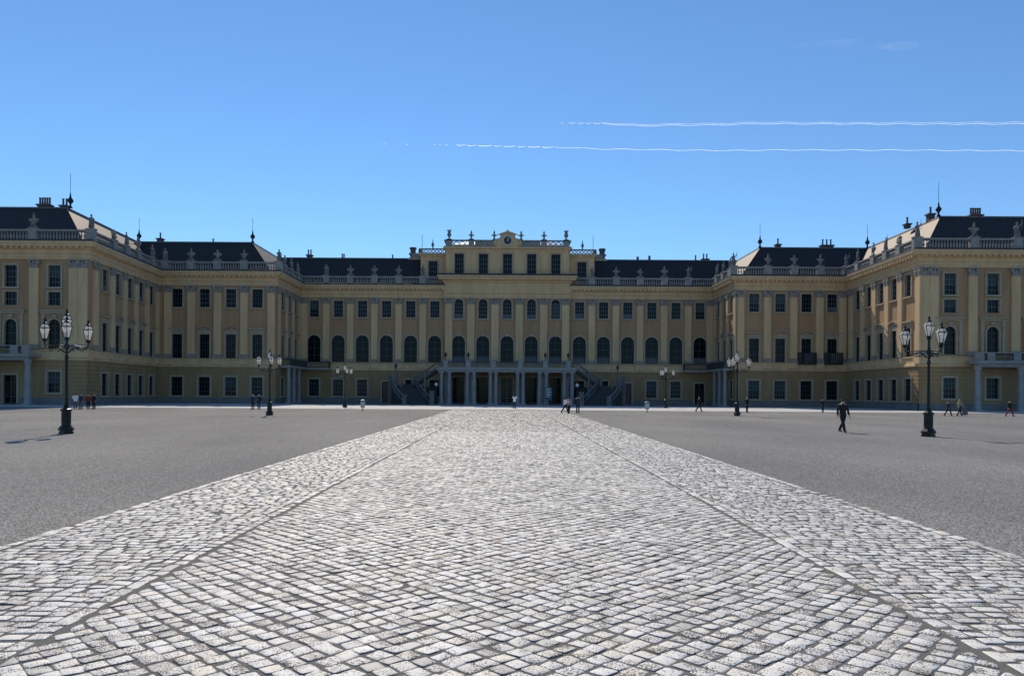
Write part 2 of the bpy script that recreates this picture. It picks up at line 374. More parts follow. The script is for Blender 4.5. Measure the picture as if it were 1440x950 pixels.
def npmesh(name, parts, mats, side=None):
    vs = []; loops = []; tot = []; tones = []; k = 0
    for V, Q, T, tn in parts:
        vs.append(V); tones.append(tn)
        loops.append((Q + k).ravel()); tot.append(np.full(len(Q), 4)); loops.append((T + k).ravel()); tot.append(np.full(len(T), 3)); k += len(V)
    V = np.concatenate(vs); L = np.concatenate(loops).astype(np.int32); T = np.concatenate(tot).astype(np.int32)
    me = bpy.data.meshes.new(name); me.vertices.add(len(V)); me.vertices.foreach_set('co', V.astype(np.float32).ravel())
    me.loops.add(len(L)); me.loops.foreach_set('vertex_index', L)
    me.polygons.add(len(T)); me.polygons.foreach_set('loop_start', np.concatenate([[0], np.cumsum(T)[:-1]]).astype(np.int32)); me.polygons.foreach_set('loop_total', T)
    sm = np.ones(len(T), bool)
    if side and len(parts) > 1: sm[len(parts[0][1]) + len(parts[0][2]):] = False      # far stones are flat-topped
    me.polygons.foreach_set('use_smooth', sm)
    a = me.attributes.new('tone', 'FLOAT', 'POINT'); a.data.foreach_set('value', np.concatenate(tones).astype(np.float32))
    for m in mats: me.materials.append(M[m])
    if side:
        mi = np.concatenate([np.concatenate([np.tile((np.arange(q_) < n_).astype(np.int32), len(Q) // q_), np.zeros(len(T), np.int32)]) for (V, Q, T, tn), (n_, q_) in zip(parts, side)])
        me.polygons.foreach_set('material_index', mi)
    me.update(calc_edges=True); me.validate(); return me
near = rest[st[rest, 1] < 38]; far = rest[st[rest, 1] >= 38]
link('cobblestones', npmesh('cobblestones', [stones(near, 8), stones(far, 4)], ['cobble', 'joint'], ((8, 16), (4, 4))), path, kind='stuff')
# individual cobbles share 16 meshes of each proportion
var = {}
for i in single:
    key = ('d' if isdiag[keep][i] else 'c', int(rng.integers(0, 14)))
    if key not in var:
        var[key] = (npmesh('cobble', [stones(np.array([i]), 8, True)], ['cobble', 'joint'], ((8, 16),)), st[i, 2], st[i, 3])
    me, hx, hy = var[key]
    o = link('cobble', me, path, (st[i, 0], st[i, 1], 0), st[i, 4] + (PI / 2 * int(rng.integers(0, 4)) if key[0] == 'd' else 0))
    if key[0] == 'c': o.scale = (st[i, 2] / hx, st[i, 3] / hy, 1)
# loose grit lying on and between the near stones
k = 26000
gy = 4.4 + 16 * rng.uniform(0, 1, k) ** 1.6; gx = rng.uniform(-1, 1, k) * np.minimum(6.4, gy * .74)
r = rng.uniform(.002, .0048, k); gz = rng.choice([.015, .0232], k, p=[.45, .55])
ang = rng.uniform(0, 6.28, k)
tet = np.array([(1, 0, -.4), (-.5, .87, -.4), (-.5, -.87, -.4), (.1, 0, 1.0)])
c, sn = np.cos(ang), np.sin(ang)
GV = np.stack([gx[:, None] + r[:, None] * (tet[None, :, 0] * c[:, None] - tet[None, :, 1] * sn[:, None]), gy[:, None] + r[:, None] * (tet[None, :, 0] * sn[:, None] + tet[None, :, 1] * c[:, None]), gz[:, None] + r[:, None] * tet[None, :, 2]], -1)
GT = (np.array([(0, 1, 3), (1, 2, 3), (2, 0, 3), (0, 2, 1)])[None] + np.arange(k)[:, None, None] * 4).reshape(-1, 3)
link('grit', npmesh('grit', [(GV.reshape(-1, 3), np.zeros((0, 4), int), GT, np.zeros(k * 4))], ['joint']), path, kind='stuff')

# ------------------------------------------------------------------ the palace
YAW = 0.0
pal = bpy.data.objects.new('palace', None); COL.objects.link(pal); pal.location = (0, 140, 0); pal.rotation_euler = (0, 0, YAW)
tag(pal, 'wide yellow baroque palace with dark roofs and stepped wings around the court', 'palace')
def PW_(x, D, z=0):
    c, s = math.cos(YAW), math.sin(YAW); return (x * c - (D - 140) * s, 140 + x * s + (D - 140) * c, z)
def P(name, mb, mats, parent=None, kind=None, smooth=False):
    """a part of the palace given in court coordinates (x, distance, z)"""
    o = link(name, mb.mesh(name, mats, smooth), parent or pal, (0, -140, 0) if parent is None or parent is pal else (0, 0, 0), 0, kind)
    return o

Z_STR0, Z_STR1, Z_CAP, Z_ARCH, Z_COR = 6.2, 7.6, 18.8, 20.0, 22.35
def seg(x0, y0, x1, y1, z0, z1, ops, base=True):
    """wall stretch with openings [(u, w, zb, zt, arch)]; outward is to the right of its direction"""
    L = math.hypot(x1 - x0, y1 - y0); dx, dy = (x1 - x0) / L, (y1 - y0) / L; nx, ny = dy, -dx
    mb = MB(); PT = lambda u, z, o: (x0 + dx * u + nx * o, y0 + dy * u + ny * o, z)
    us = sorted({0, L} | {round(o[0] + s * o[1] / 2, 4) for o in ops for s in (-1, 1)})
    zs = {z0, z1} | {round(o[2 + k], 4) for o in ops for k in (0, 1)}
    gro = []
    if base:
        zs |= {1.0, 6.0}
        z = 1.5
        while z < 5.9: gro.append(z); zs |= {round(z, 4), round(z + .07, 4)}; z += .55
    zs = sorted(z for z in zs if z0 <= z <= z1)
    def off(z):
        if not base: return 0
        if z < 1.0: return .10
        if any(a <= z <= a + .07 for a in gro): return -.05
        return .03 if z < 6.0 else 0
    def mi(z): return (0 if z < 1.0 else 1 if z < 6.2 else 2) if base else 2
    def isop(u, z): return any(abs(u - o[0]) < o[1] / 2 and o[2] < z < o[3] for o in ops)
    for i in range(len(us) - 1):
        um = (us[i] + us[i + 1]) / 2; prev = None
        for j in range(len(zs) - 1):
            zm = (zs[j] + zs[j + 1]) / 2; o = off(zm); opn = isop(um, zm)
            if not opn: mb.add([PT(us[i], zs[j], o), PT(us[i + 1], zs[j], o), PT(us[i + 1], zs[j + 1], o), PT(us[i], zs[j + 1], o)], [(0, 1, 2, 3)], mi(zm))
            if prev is not None and not opn and prev[0] is not None and abs(prev[0] - o) > 1e-6:
                mb.add([PT(us[i], zs[j], prev[0]), PT(us[i + 1], zs[j], prev[0]), PT(us[i + 1], zs[j], o), PT(us[i], zs[j], o)], [(0, 1, 2, 3)], mi(zm))
            prev = (None if opn else o,)
    for u, w, zb, zt, arch in ops:
        a, b = u - w / 2, u + w / 2; dep = -.42
        if arch:
            r = w / 2; zsr = zt - r; n = 12
            arc = [(u - r * math.cos(PI * k / n), zsr + r * math.sin(PI * k / n)) for k in range(n + 1)]
            for h, cor in ((arc[:n // 2 + 1], (a, zt)), (arc[n // 2:], (b, zt))):
                mb.add([PT(q[0], q[1], 0) for q in h] + [PT(cor[0], cor[1], 0)], [tuple(range(len(h) + 1))], mi(zt - .1))
            ring = [(a, zb)] + arc + [(b, zb)]
        else: ring = [(a, zb), (a, zt), (b, zt), (b, zb)]
        m3 = 3
        for q, q2 in zip(ring, ring[1:] + ring[:1]):
            mb.add([PT(*q, .0), PT(*q2, .0), PT(*q2, dep), PT(*q, dep)], [(0, 1, 2, 3)], m3)
    return mb, (dx, dy, nx, ny)

# window kinds: meshes shared by every copy; local x across, z up from the sill, outward = -y
def arc_pts(w, zt, n=12): r = w / 2; return [(-r * math.cos(PI * k / n), zt - r + r * math.sin(PI * k / n)) for k in range(n + 1)]
def window_kind(w, h, arch, rows, cols=2, hood=None, sash='sash', sill=True, fr=.26, bar=.07, key=False, grid=True, tab=False):
    s = MB(); iw = w / 2 - .02
    if arch:
        a = arc_pts(w - .04, h - .02); b = arc_pts(w + 2 * fr, h + fr)
        a = [(-iw, 0)] + a + [(iw, 0)]; b = [(-w / 2 - fr, 0)] + b + [(w / 2 + fr, 0)]
        for i in range(len(a) - 1):
            q = [a[i], a[i + 1], b[i + 1], b[i]]
            s.add([(x, -.12, z) for x, z in q] + [(x, .05, z) for x, z in q], [(0, 3, 2, 1), (2, 3, 7, 6), (0, 1, 5, 4)])
        if key: s.box(-.28, .28, -.24, 0.0, h - .12, h + fr + .28)
    else:
        s.box(-w / 2 - fr, -iw, -.12, .05, 0, h + fr); s.box(iw, w / 2 + fr, -.12, .05, 0, h + fr); s.box(-iw, iw, -.12, .05, h - .02, h + fr)
    if sill: s.box(-w / 2 - fr - .1, w / 2 + fr + .1, -.26, .05, -.24, .0)
    H = h + fr
    if hood == 'flat':
        s.box(-w / 2 - .35, w / 2 + .35, -.10, 0, H + .02, H + .52); s.box(-w / 2 - .55, w / 2 + .55, -.38, 0, H + .53, H + .78)
    if hood == 'arch':
        s.box(-w / 2 - .35, w / 2 + .35, -.10, 0, H + .02, H + .42)
        n = 10; rr = (w / 2 + .6); pts = [(rr * math.cos(PI * (1 - k / n)), H + .45 + .75 * math.sin(PI * k / n)) for k in range(n + 1)]
        inn = [(x * .84, H + .45 + (z - H - .45) * .72) for x, z in pts]
        for i in range(n):
            q = [inn[i], inn[i + 1], pts[i + 1], pts[i]]
            s.add([(x, -.36, z) for x, z in q] + [(x, 0, z) for x, z in q], [(0, 3, 2, 1), (2, 3, 7, 6), (0, 1, 5, 4)])
        s.ell((0, -.1, H + .68), (.3, .16, .26), 8, 5)
    if tab:                                    # panelled tabernacle round the window with a ledge above
        for q in (-1, 1): s.box(q * (w / 2 + .62) - .22, q * (w / 2 + .62) + .22, -.14, 0, 0, h + .75)
        s.box(-w / 2 - 1.0, w / 2 + 1.0, -.16, 0, h + .76, h + 1.05); s.box(-w / 2 - 1.15, w / 2 + 1.15, -.34, 0, h + 1.06, h + 1.26)
        s.ell((0, -.14, h + .42), (.42, .14, .24), 8, 5)
    me_s = s.mesh('window', ['frame'])
    d = MB(); y0, y1 = .24, .30; t = .09
    if arch:
        a = arc_pts(w, h); b = arc_pts(w - 2 * t, h - t)
        for i in range(len(a) - 1):
            q = [b[i], b[i + 1], a[i + 1], a[i]]; d.add([(x, y0, z) for x, z in q] + [(x, y1, z) for x, z in q], [(0, 3, 2, 1), (0, 1, 5, 4)])
        hs = h - w / 2
    else: d.box(-w / 2 + t, w / 2 - t, y0, y1, h - t, h); hs = h - t
    d.box(-w / 2, -w / 2 + t, y0, y1, 0, hs if arch else h); d.box(w / 2 - t, w / 2, y0, y1, 0, hs if arch else h); d.box(-w / 2 + t, w / 2 - t, y0, y1, 0, t)
    cx = [w * (k / cols - .5) for k in range(1, cols)]
    for x in cx: d.box(x - bar / 2, x + bar / 2, y0 + .003, y1, t, (h - t if abs(x) < .1 else h - w * .2) if arch else h - t)
    if grid and cols == 2:
        for x in (-w / 4, w / 4): d.box(x - .025, x + .025, y0 + .012, y1, t, hs if arch else h - t)
    for k in range(1, rows):
        z = hs * k / rows; d.box(-w / 2 + t, w / 2 - t, y0 + .006, y1, z - bar / 2, z + bar / 2)
    if arch: d.box(-w / 2 + t, w / 2 - t, y0 + .006, y1, hs - bar / 2, hs + bar / 2)
    me_d = d.mesh('sash', [sash])
    pn = MB(); ring = ([(-w / 2, 0)] + arc_pts(w, h) + [(w / 2, 0)]) if arch else [(-w / 2, 0), (-w / 2, h), (w / 2, h), (w / 2, 0)]
    nn = len(ring); pn.add([(x, .285, z) for x, z in ring] + [(x, .40, z) for x, z in ring], [tuple(range(nn))[::-1], tuple(range(nn, 2 * nn))])
    me_p = pn.mesh('pane', ['glass'])
    bl = MB(); bl.box(-w / 2 + t, w / 2 - t, .262, .276, h * .45 if not arch else h * .0 + t, h - t if not arch else hs); me_b = bl.mesh('blind', ['blind'])
    cu = MB(); cu.box(-w / 2 + t, w / 2 - t, .262, .276, t, (h if not arch else hs) * .3); me_c = cu.mesh('blind', ['curtain'])
    return dict(w=w, h=h, arch=arch, surround=me_s, sash=me_d, pane=me_p, blind=me_b, curtain=me_c)
K = {
 'upper': window_kind(1.78, 3.15, False, 4, hood=None),
 'upper_dark': window_kind(1.78, 3.15, False, 4, sash='sash_dark'),
 'upper_arch': window_kind(1.7, 3.75, True, 4),
 'arch': window_kind(2.5, 5.15, True, 3, sash='sash_dark', fr=.3, grid=False, sill=False),
 'arch_mid': window_kind(2.5, 5.15, True, 3, sash='sash_dark', fr=.24, grid=False, key=True, sill=False),
 'noble_flat': window_kind(1.75, 4.1, False, 3, hood='flat', sash='sash_dark', sill=False),
 'noble_arch': window_kind(1.75, 4.1, False, 3, hood='arch', sash='sash_dark', sill=False),
 'low': window_kind(1.95, 3.2, False, 4, fr=.3),
 'low_dark': window_kind(1.95, 3.2, False, 4, fr=.3, sash='sash_dark'),
 'wing_up': window_kind(1.74, 3.0, False, 4), 'mezz': window_kind(1.78, 1.87, False, 2, sill=False, fr=.22),
 'wing_arch': window_kind(1.75, 3.95, True, 3, sash='sash_dark', tab=True, grid=False, sill=False, fr=.2),
 'wing_low': window_kind(1.85, 2.9, False, 4, fr=.28), 'attic': window_kind(1.75, 3.75, False, 4, fr=.22),
}
def door_kind(w, h, glazed, wood='door'):
    s = MB(); s.box(-w / 2 - .25, -w / 2 + .02, -.16, .05, 0, h + .25); s.box(w / 2 - .02, w / 2 + .25, -.16, .05, 0, h + .25); s.box(-w / 2 + .02, w / 2 - .02, -.16, .05, h - .02, h + .25)
    d = MB()
    for a in (-1, 1):
        x0, x1 = (-w / 2, -.015) if a < 0 else (.015, w / 2)
        d.box(x0, x0 + .12, .2, .28, 0, h); d.box(x1 - .12, x1, .2, .28, 0, h)
        for z in (0, .95, h * .72, h - .14): d.box(x0 + .12, x1 - .12, .2, .28, z, z + .14 if z else .2)
        if glazed:
            xm = (x0 + x1) / 2; d.box(xm - .03, xm + .03, .21, .28, 1.1, h * .72)
            for q in range(1, 5): z = 1.1 + (h * .72 - 1.1) * q / 5; d.box(x0 + .12, x1 - .12, .21, .28, z - .03, z + .03)
        else: d.box(x0 + .12, x1 - .12, .235, .28, .1, h)
    pn = MB(); pn.box(-w / 2, w / 2, .285, .40, 0, h)
    return dict(w=w, h=h, arch=False, surround=s.mesh('door', ['frame']), sash=d.mesh('door_leaf', ['sash' if glazed == 2 else wood]), pane=pn.mesh('pane', ['glass']), blind=None, curtain=None)
K['door'] = door_kind(1.9, 4.0, 1); K['red_door'] = door_kind(1.6, 4.0, 0, 'red_door'); K['glass_door'] = door_kind(2.3, 4.9, 2); K['dark_door'] = door_kind(2.3, 4.9, 1)
wn_count = {}
def place(kind, x, D, z, rz):
    k = K[kind]; isd = 'door' in kind
    o = link('door' if isd else 'window', k['surround'], pal, (x, D - 140, z), rz)
    link('door_leaf' if isd else 'sash', k['sash'], o); link('pane', k['pane'], o)
    if k['blind'] is not None and kind in ('upper', 'upper_dark', 'wing_up', 'low', 'mezz', 'upper_arch', 'wing_low') and random.random() < .42: link('blind', k['blind'] if random.random() < .7 else k['curtain'], o)
    elif k['curtain'] is not None and kind.startswith('arch') and random.random() < .55: link('blind', k['curtain'], o)
    return o

# pilaster
def pilaster_mesh(w=1.24):
    s = MB(); h = w / 2
    s.box(-h, h, -.26, .02, Z_STR1 + .75, Z_CAP)
    c = MB()
    c.box(-h - .03, h + .03, -.29, .0, Z_CAP, Z_CAP + .16)
    c.box(-h + .02, h - .02, -.30, .0, Z_CAP + .16, Z_CAP + .75)
    for q in (-1, 1):
        for z, r in ((Z_CAP + .78, .27), (Z_CAP + .4, .16)):
            n = 8; cx = q * (h - .06 if r > .2 else h - .16)
            ring = [(cx + r * math.cos(2 * PI * i / n), z + r * math.sin(2 * PI * i / n)) for i in range(n)]
            c.add([(x, -.40, zz) for x, zz in ring] + [(x, -.05, zz) for x, zz in ring], [tuple(range(n))[::-1]] + [(i, (i + 1) % n, (i + 1) % n + n, i + n) for i in range(n)])
    c.ell((0, -.32, Z_CAP + .7), (.2, .12, .3), 6, 5)
    c.box(-h - .18, h + .18, -.42, .0, Z_CAP + 1.0, Z_ARCH)
    b = MB(); b.box(-h - .14, h + .14, -.38, 0, Z_STR1 + .003, Z_STR1 + .3); b.box(-h - .08, h + .08, -.32, 0, Z_STR1 + .3, Z_STR1 + .55); b.box(-h - .03, h + .03, -.28, 0, Z_STR1 + .55, Z_STR1 + .75)
    q = MB(); q.box(-h - .2, h + .2, -.36, -.1, Z_STR0 + .33, Z_STR1 - .16)
    return s.mesh('pilaster', ['trim']), c.mesh('capital', ['capital']), b.mesh('pilaster_base', ['capital']), q.mesh('pedestal', ['trim'])
PM = {1.24: pilaster_mesh(1.24), 1.0: pilaster_mesh(1.0), 1.4: pilaster_mesh(1.4)}
def pilaster(x, D, rz, w=1.24):
    a, b, c, d = PM[w]; o = link('pilaster', a, pal, (x, D - 140, 0), rz); link('capital', b, o); link('pilaster_base', c, o); link('pedestal', d, o)

X1, X2, X3, XC, XE = 39.3, 59.0, 57.6, 11.8, 90.0
D1, D2, D3, DC = 140.0, 126.0, 102.0, 139.4
SIDE = {-1: (125.3, 101.2, 59.4, 57.6), 1: (126.7, 102.9, 58.5, 57.6)}      # the two wings are not quite alike: D2, D3, X2, X3
def op(pos, kind, z): k = K[kind]; return (pos, k['w'], z, z + k['h'], k['arch'], kind)
def facade(x0, y0, x1, y1, wins, pils, z0=0, z1=Z_ARCH + .6, name='wall', ws='wall'):
    """wins: [(coordinate point x,y , kind, z)], pils [(x,y,w)]"""
    L = math.hypot(x1 - x0, y1 - y0); dx, dy = (x1 - x0) / L, (y1 - y0) / L; nx, ny = dy, -dx
    rz = math.atan2(ny, nx) + PI / 2
    ops = []
    for x, y, kind, z in wins:
        u = (x - x0) * dx + (y - y0) * dy; k = K[kind]; ops.append((u, k['w'], z, z + k['h'], k['arch']))
        place(kind, x0 + dx * u, y0 + dy * u, z, rz)
    mb, _ = seg(x0, y0, x1, y1, z0, z1, ops, base=z0 < 1)
    P(name, mb, ['plinth', 'base_wall', ws, 'frame'])
    for x, y, w in pils:
        u = (x - x0) * dx + (y - y0) * dy; pilaster(x0 + dx * u, y0 + dy * u, rz, w)

# central block, five bays
wins = []
for k in range(-2, 3):
    x = k * 4.585
    wins += [(x, DC, 'upper_arch', 16.12), (x, DC, 'arch_mid', 7.75), (x, DC, 'glass_door' if k == 0 else 'dark_door', .12)]
facade(-XC, DC, XC, DC, wins, [(s * v, DC, 1.4) for s in (-1, 1) for v in (2.2925, 6.8775, 11.05)], z1=23.3)
for s in (-1, 1):                                  # short returns of the central block
    a, b = ((-XC, D1), (-XC, DC)) if s < 0 else ((XC, DC), (XC, D1))
    mb, _ = seg(a[0], a[1], b[0], b[1], 0, 23.3, []); P('wall', mb, ['plinth', 'base_wall', 'wall', 'frame'])
for s in (-1, 1):
    o = (lambda a, b: (a, b) if s > 0 else (b, a)); D2, D3, X2, X3 = SIDE[s]; sl = .25 if s < 0 else -.1
    # main front side, six bays
    wins = []
    for k in range(3, 9):
        x = s * k * 4.585
        wins += [(x, D1, 'upper', 16.3), (x, D1, 'arch', 7.75)]
        low = {8: 'low' if s < 0 else 'door', 7: 'low', 6: 'low', 5: 'red_door', 4: 'low_dark', 3: 'low_dark'}[k]
        wins.append((x, D1, low, .12 if 'door' in low else 1.3))
    (ax, ay), (bx, by) = o((s * XC, D1), (s * X1, D1))
    facade(ax, ay, bx, by, wins, [(s * v, D1, 1.24) for v in (16.05, 20.63, 25.22, 29.8, 34.39, 38.55)])
    # inner return, three bays
    wins = []
    for j, y in enumerate((128.9, 132.9, 136.9)):
        wins += [(s * X1, y, 'upper_dark', 16.3), (s * X1, y, 'noble_arch' if j == 1 else 'noble_flat', 7.65), (s * X1, y, 'door' if j == 1 else 'low_dark', .12 if j == 1 else 1.3)]
    (ax, ay), (bx, by) = o((s * X1, D1), (s * X1, D2))
    facade(ax, ay, bx, by, wins, [(s * X1, v, 1.0) for v in (126.75, 130.9, 134.9, 138.9)])
    # inner wing front, four bays
    wins = []
    for j, x in enumerate((42.5, 47.0, 51.5, 56.0 + sl * .6)):
        wins += [(s * x, D2, 'upper' if (j + (s > 0)) % 3 else 'upper_dark', 16.3), (s * x, D2, 'noble_arch' if j in (1, 2) else 'noble_flat', 7.65), (s * x, D2, 'low' if j < 2 else 'low_dark', 1.3)]
    (ax, ay), (bx, by) = o((s * X1, D2), (s * X2, D2))
    facade(ax, ay, bx, by, wins, [(s * v, D2, 1.24) for v in (40.15, 44.75, 49.25, 53.75, 57.7)])
    # long return of the outer wing, five bays
    wins = []
    for j, y in enumerate((105.9, 110.05, 114.2, 118.35, 122.5)):
        wins += [(s * X2, y, 'upper' if j < 3 else 'upper_dark', 16.3), (s * X2, y, 'noble_arch' if j in (1, 2, 3) else 'noble_flat', 7.65), (s * X2, y, 'low_dark', 1.3)]
    (ax, ay), (bx, by) = o((s * X2, D2), (s * X3, D3))
    facade(ax, ay, bx, by, wins, [(s * X2, v, 1.24) for v in (102.9, 107.97, 112.12, 116.27, 120.42, 124.9)])
    # outer wing front
    wins = []
    for j, x in enumerate((62.0 + sl, 68.0 + sl, 74.0 + sl, 80.0 + sl, 86.0 + sl)):
        low = 'door' if (s < 0 and j == 1) or j == 2 else 'wing_low'
        wins += [(s * x, D3, 'wing_up', 16.2), (s * x, D3, 'mezz', 13.68), (s * x, D3, 'wing_arch', 7.85), (s * x, D3, low, .12 if 'door' in low else 1.7)]
    (ax, ay), (bx, by) = o((s * X3, D3), (s * XE, D3))
    facade(ax, ay, bx, by, wins, [(s * v, D3, 1.24) for v in (58.3, 59.58, 65.0, 71.0, 77.0, 83.0, 89.0)])
    (ax, ay), (bx, by) = o((s * XE, D3), (s * XE, 140))
    facade(ax, ay, bx, by, [], [])

# mouldings running round every break of the front
LINE = {}
for s in (-1, 1):
    D2, D3, X2, X3 = SIDE[s]; l_ = [(s * XE, 140), (s * XE, D3), (s * X3, D3), (s * X2, D2), (s * X1, D2), (s * X1, D1), (s * (XC + .004), D1)]; LINE[s] = l_ if s < 0 else l_[::-1]
CEN = [(-XC, D1 + .6), (-XC, DC), (XC, DC), (XC, D1 + .6)]
PROF_STR = [(0, 6.18), (.22, 6.2), (.22, 6.45), (.12, 6.52), (.10, 7.40), (.26, 7.46), (.26, Z_STR1), (0, Z_STR1)]
PROF_ENT = [(0, 19.98), (.20, Z_ARCH + .003), (.20, 20.3), (.26, 20.32), (.26, 20.62), (.36, 20.70), (.22, 20.74), (.22, 21.32), (.42, 21.40), (.42, 21.62), (.85, 21.70), (.9, 21.98), (1.0, 22.05), (1.05, Z_COR), (0, Z_COR)]
PROF_CEN = [(0, 19.98), (.20, Z_ARCH + .003), (.20, 20.3), (.26, 20.32), (.26, 20.75), (.40, 20.85), (.22, 20.9), (.22, 22.9), (.45, 23.0), (.5, 23.3), (1.1, 23.4), (1.15, 23.75), (1.35, 23.85), (1.4, 24.15), (0, 24.2)]
B0, B1, B2 = 22.35, 22.68, 23.75; BT = 24.02
for s in (-1, 1):
    mb = MB(); mb.sweep(LINE[s], PROF_STR); P('string_course', mb, ['trim'])
    mb = MB(); mb.sweep(LINE[s], PROF_ENT); P('cornice', mb, ['trim'])
    mb = MB(); mb.sweep(LINE[s], [(.55, B0 + .003), (.55, B1), (.02, B1), (.02, B0 + .003)]); mb.sweep(LINE[s], [(.52, B2), (.58, B2 + .08), (.58, BT), (.0, BT), (.0, B2)]); P('balustrade', mb, ['stone'])
    mb = MB(); mb.sweep(LINE[s], [(1.02, Z_COR + .003), (1.0, Z_COR + .26), (.56, Z_COR + .34), (.56, Z_COR + .003)]); P('lead_flashing', mb, ['lead'])
mb = MB(); mb.sweep(CEN, [(1.36, 24.16), (1.3, 24.5), (-.2, 24.58), (-.2, 24.16)]); P('lead_flashing', mb, ['lead'])
mb = MB(); mb.sweep(CEN, PROF_STR); P('string_course', mb, ['trim'])
mb = MB(); mb.sweep(CEN, PROF_CEN); P('cornice', mb, ['trim'])
# modillions under the cornice
mb = MB()
for s in (-1, 1):
    for (ax, ay), (bx, by) in zip(LINE[s], LINE[s][1:]):
        L = math.hypot(bx - ax, by - ay); dx, dy = (bx - ax) / L, (by - ay) / L; nx, ny = dy, -dx; n = int(L / .8)
        for i in range(n):
            u = (i + .5) * L / n; cx, cy = ax + dx * u + nx * .66, ay + dy * u + ny * .66; hx = .16 if abs(dx) > .5 else .24; hy = .24 if abs(dx) > .5 else .16
            mb.box(cx - hx, cx + hx, cy - hy, cy + hy, 21.44, 21.68)
P('modillions', mb, ['trim'], kind='stuff')
# balusters and pedestals of the roof balustrade
ped = MB(); ped.box(-.62, .62, -.32, .32, B0 + .004, BT + .05); ped.box(-.7, .7, -.38, .38, BT + .052, BT + .16); PED = ped.mesh('pedestal', ['stone'])
bprof = [(.11, 0), (.11, .12), (.07, .16), (.15, .42), (.13, .55), (.06, .82), (.11, .92), (.11, B2 - B1)]
PEDS = []       # (s, section, order, x, y, n)
bal = MB()
for s in (-1, 1):
    D2, D3, X2, X3 = SIDE[s]
    runs = [('main', (s * XC, D1), (s * X1, D1), [16.05, 20.63, 25.22, 29.8, 34.39]),
            ('inner return', (s * X1, D1), (s * X1, D2), [136.9, 132.9, 128.9]),
            ('inner wing', (s * X1, D2), (s * X2, D2), [38.9, 44.75, 49.25, 53.75, 58.2]),
            ('long return', (s * X2, D2), (s * X3, D3), [121.9, 116.27, 112.12, 107.97]),
            ('outer wing', (s * X3, D3), (s * XE, D3), [57.2, 65.0, 71.0, 77.0, 83.0, 89.4])]
    for sec, a, b, ps in runs:
        L = math.hypot(b[0] - a[0], b[1] - a[1]); dx, dy = (b[0] - a[0]) / L, (b[1] - a[1]) / L
        nx, ny = (dy, -dx) if s > 0 else (-dy, dx)
        pu = []
        for i, v in enumerate(ps):
            along_x = abs(dx) > .5; x, y = (s * v, a[1]) if along_x else (a[0], v)
            u = (x - a[0]) * dx + (y - a[1]) * dy; pu.append(u); x, y = a[0] + dx * u, a[1] + dy * u; cx, cy = x + nx * .28, y + ny * .28
            if v in (38.9, 57.2): cx, cy = x + nx * .28 - s * .1, y + ny * .28
            rz = math.atan2(ny, nx) + PI / 2
            link('pedestal', PED, pal, (cx, cy - 140, 0), rz); PEDS.append((s, sec, i, cx, cy, rz))
        n = int(L / .42)
        for i in range(n + 1):
            u = i * L / n
            if any(abs(u - q) < .75 for q in pu) or u > L + .3: continue
            bal.lathe([(r_, z_ + B1) for r_, z_ in bprof], 6, (a[0] + dx * u + nx * .28, a[1] + dy * u + ny * .28, 0))
P('balusters', bal, ['stone'], kind='stuff', smooth=True)

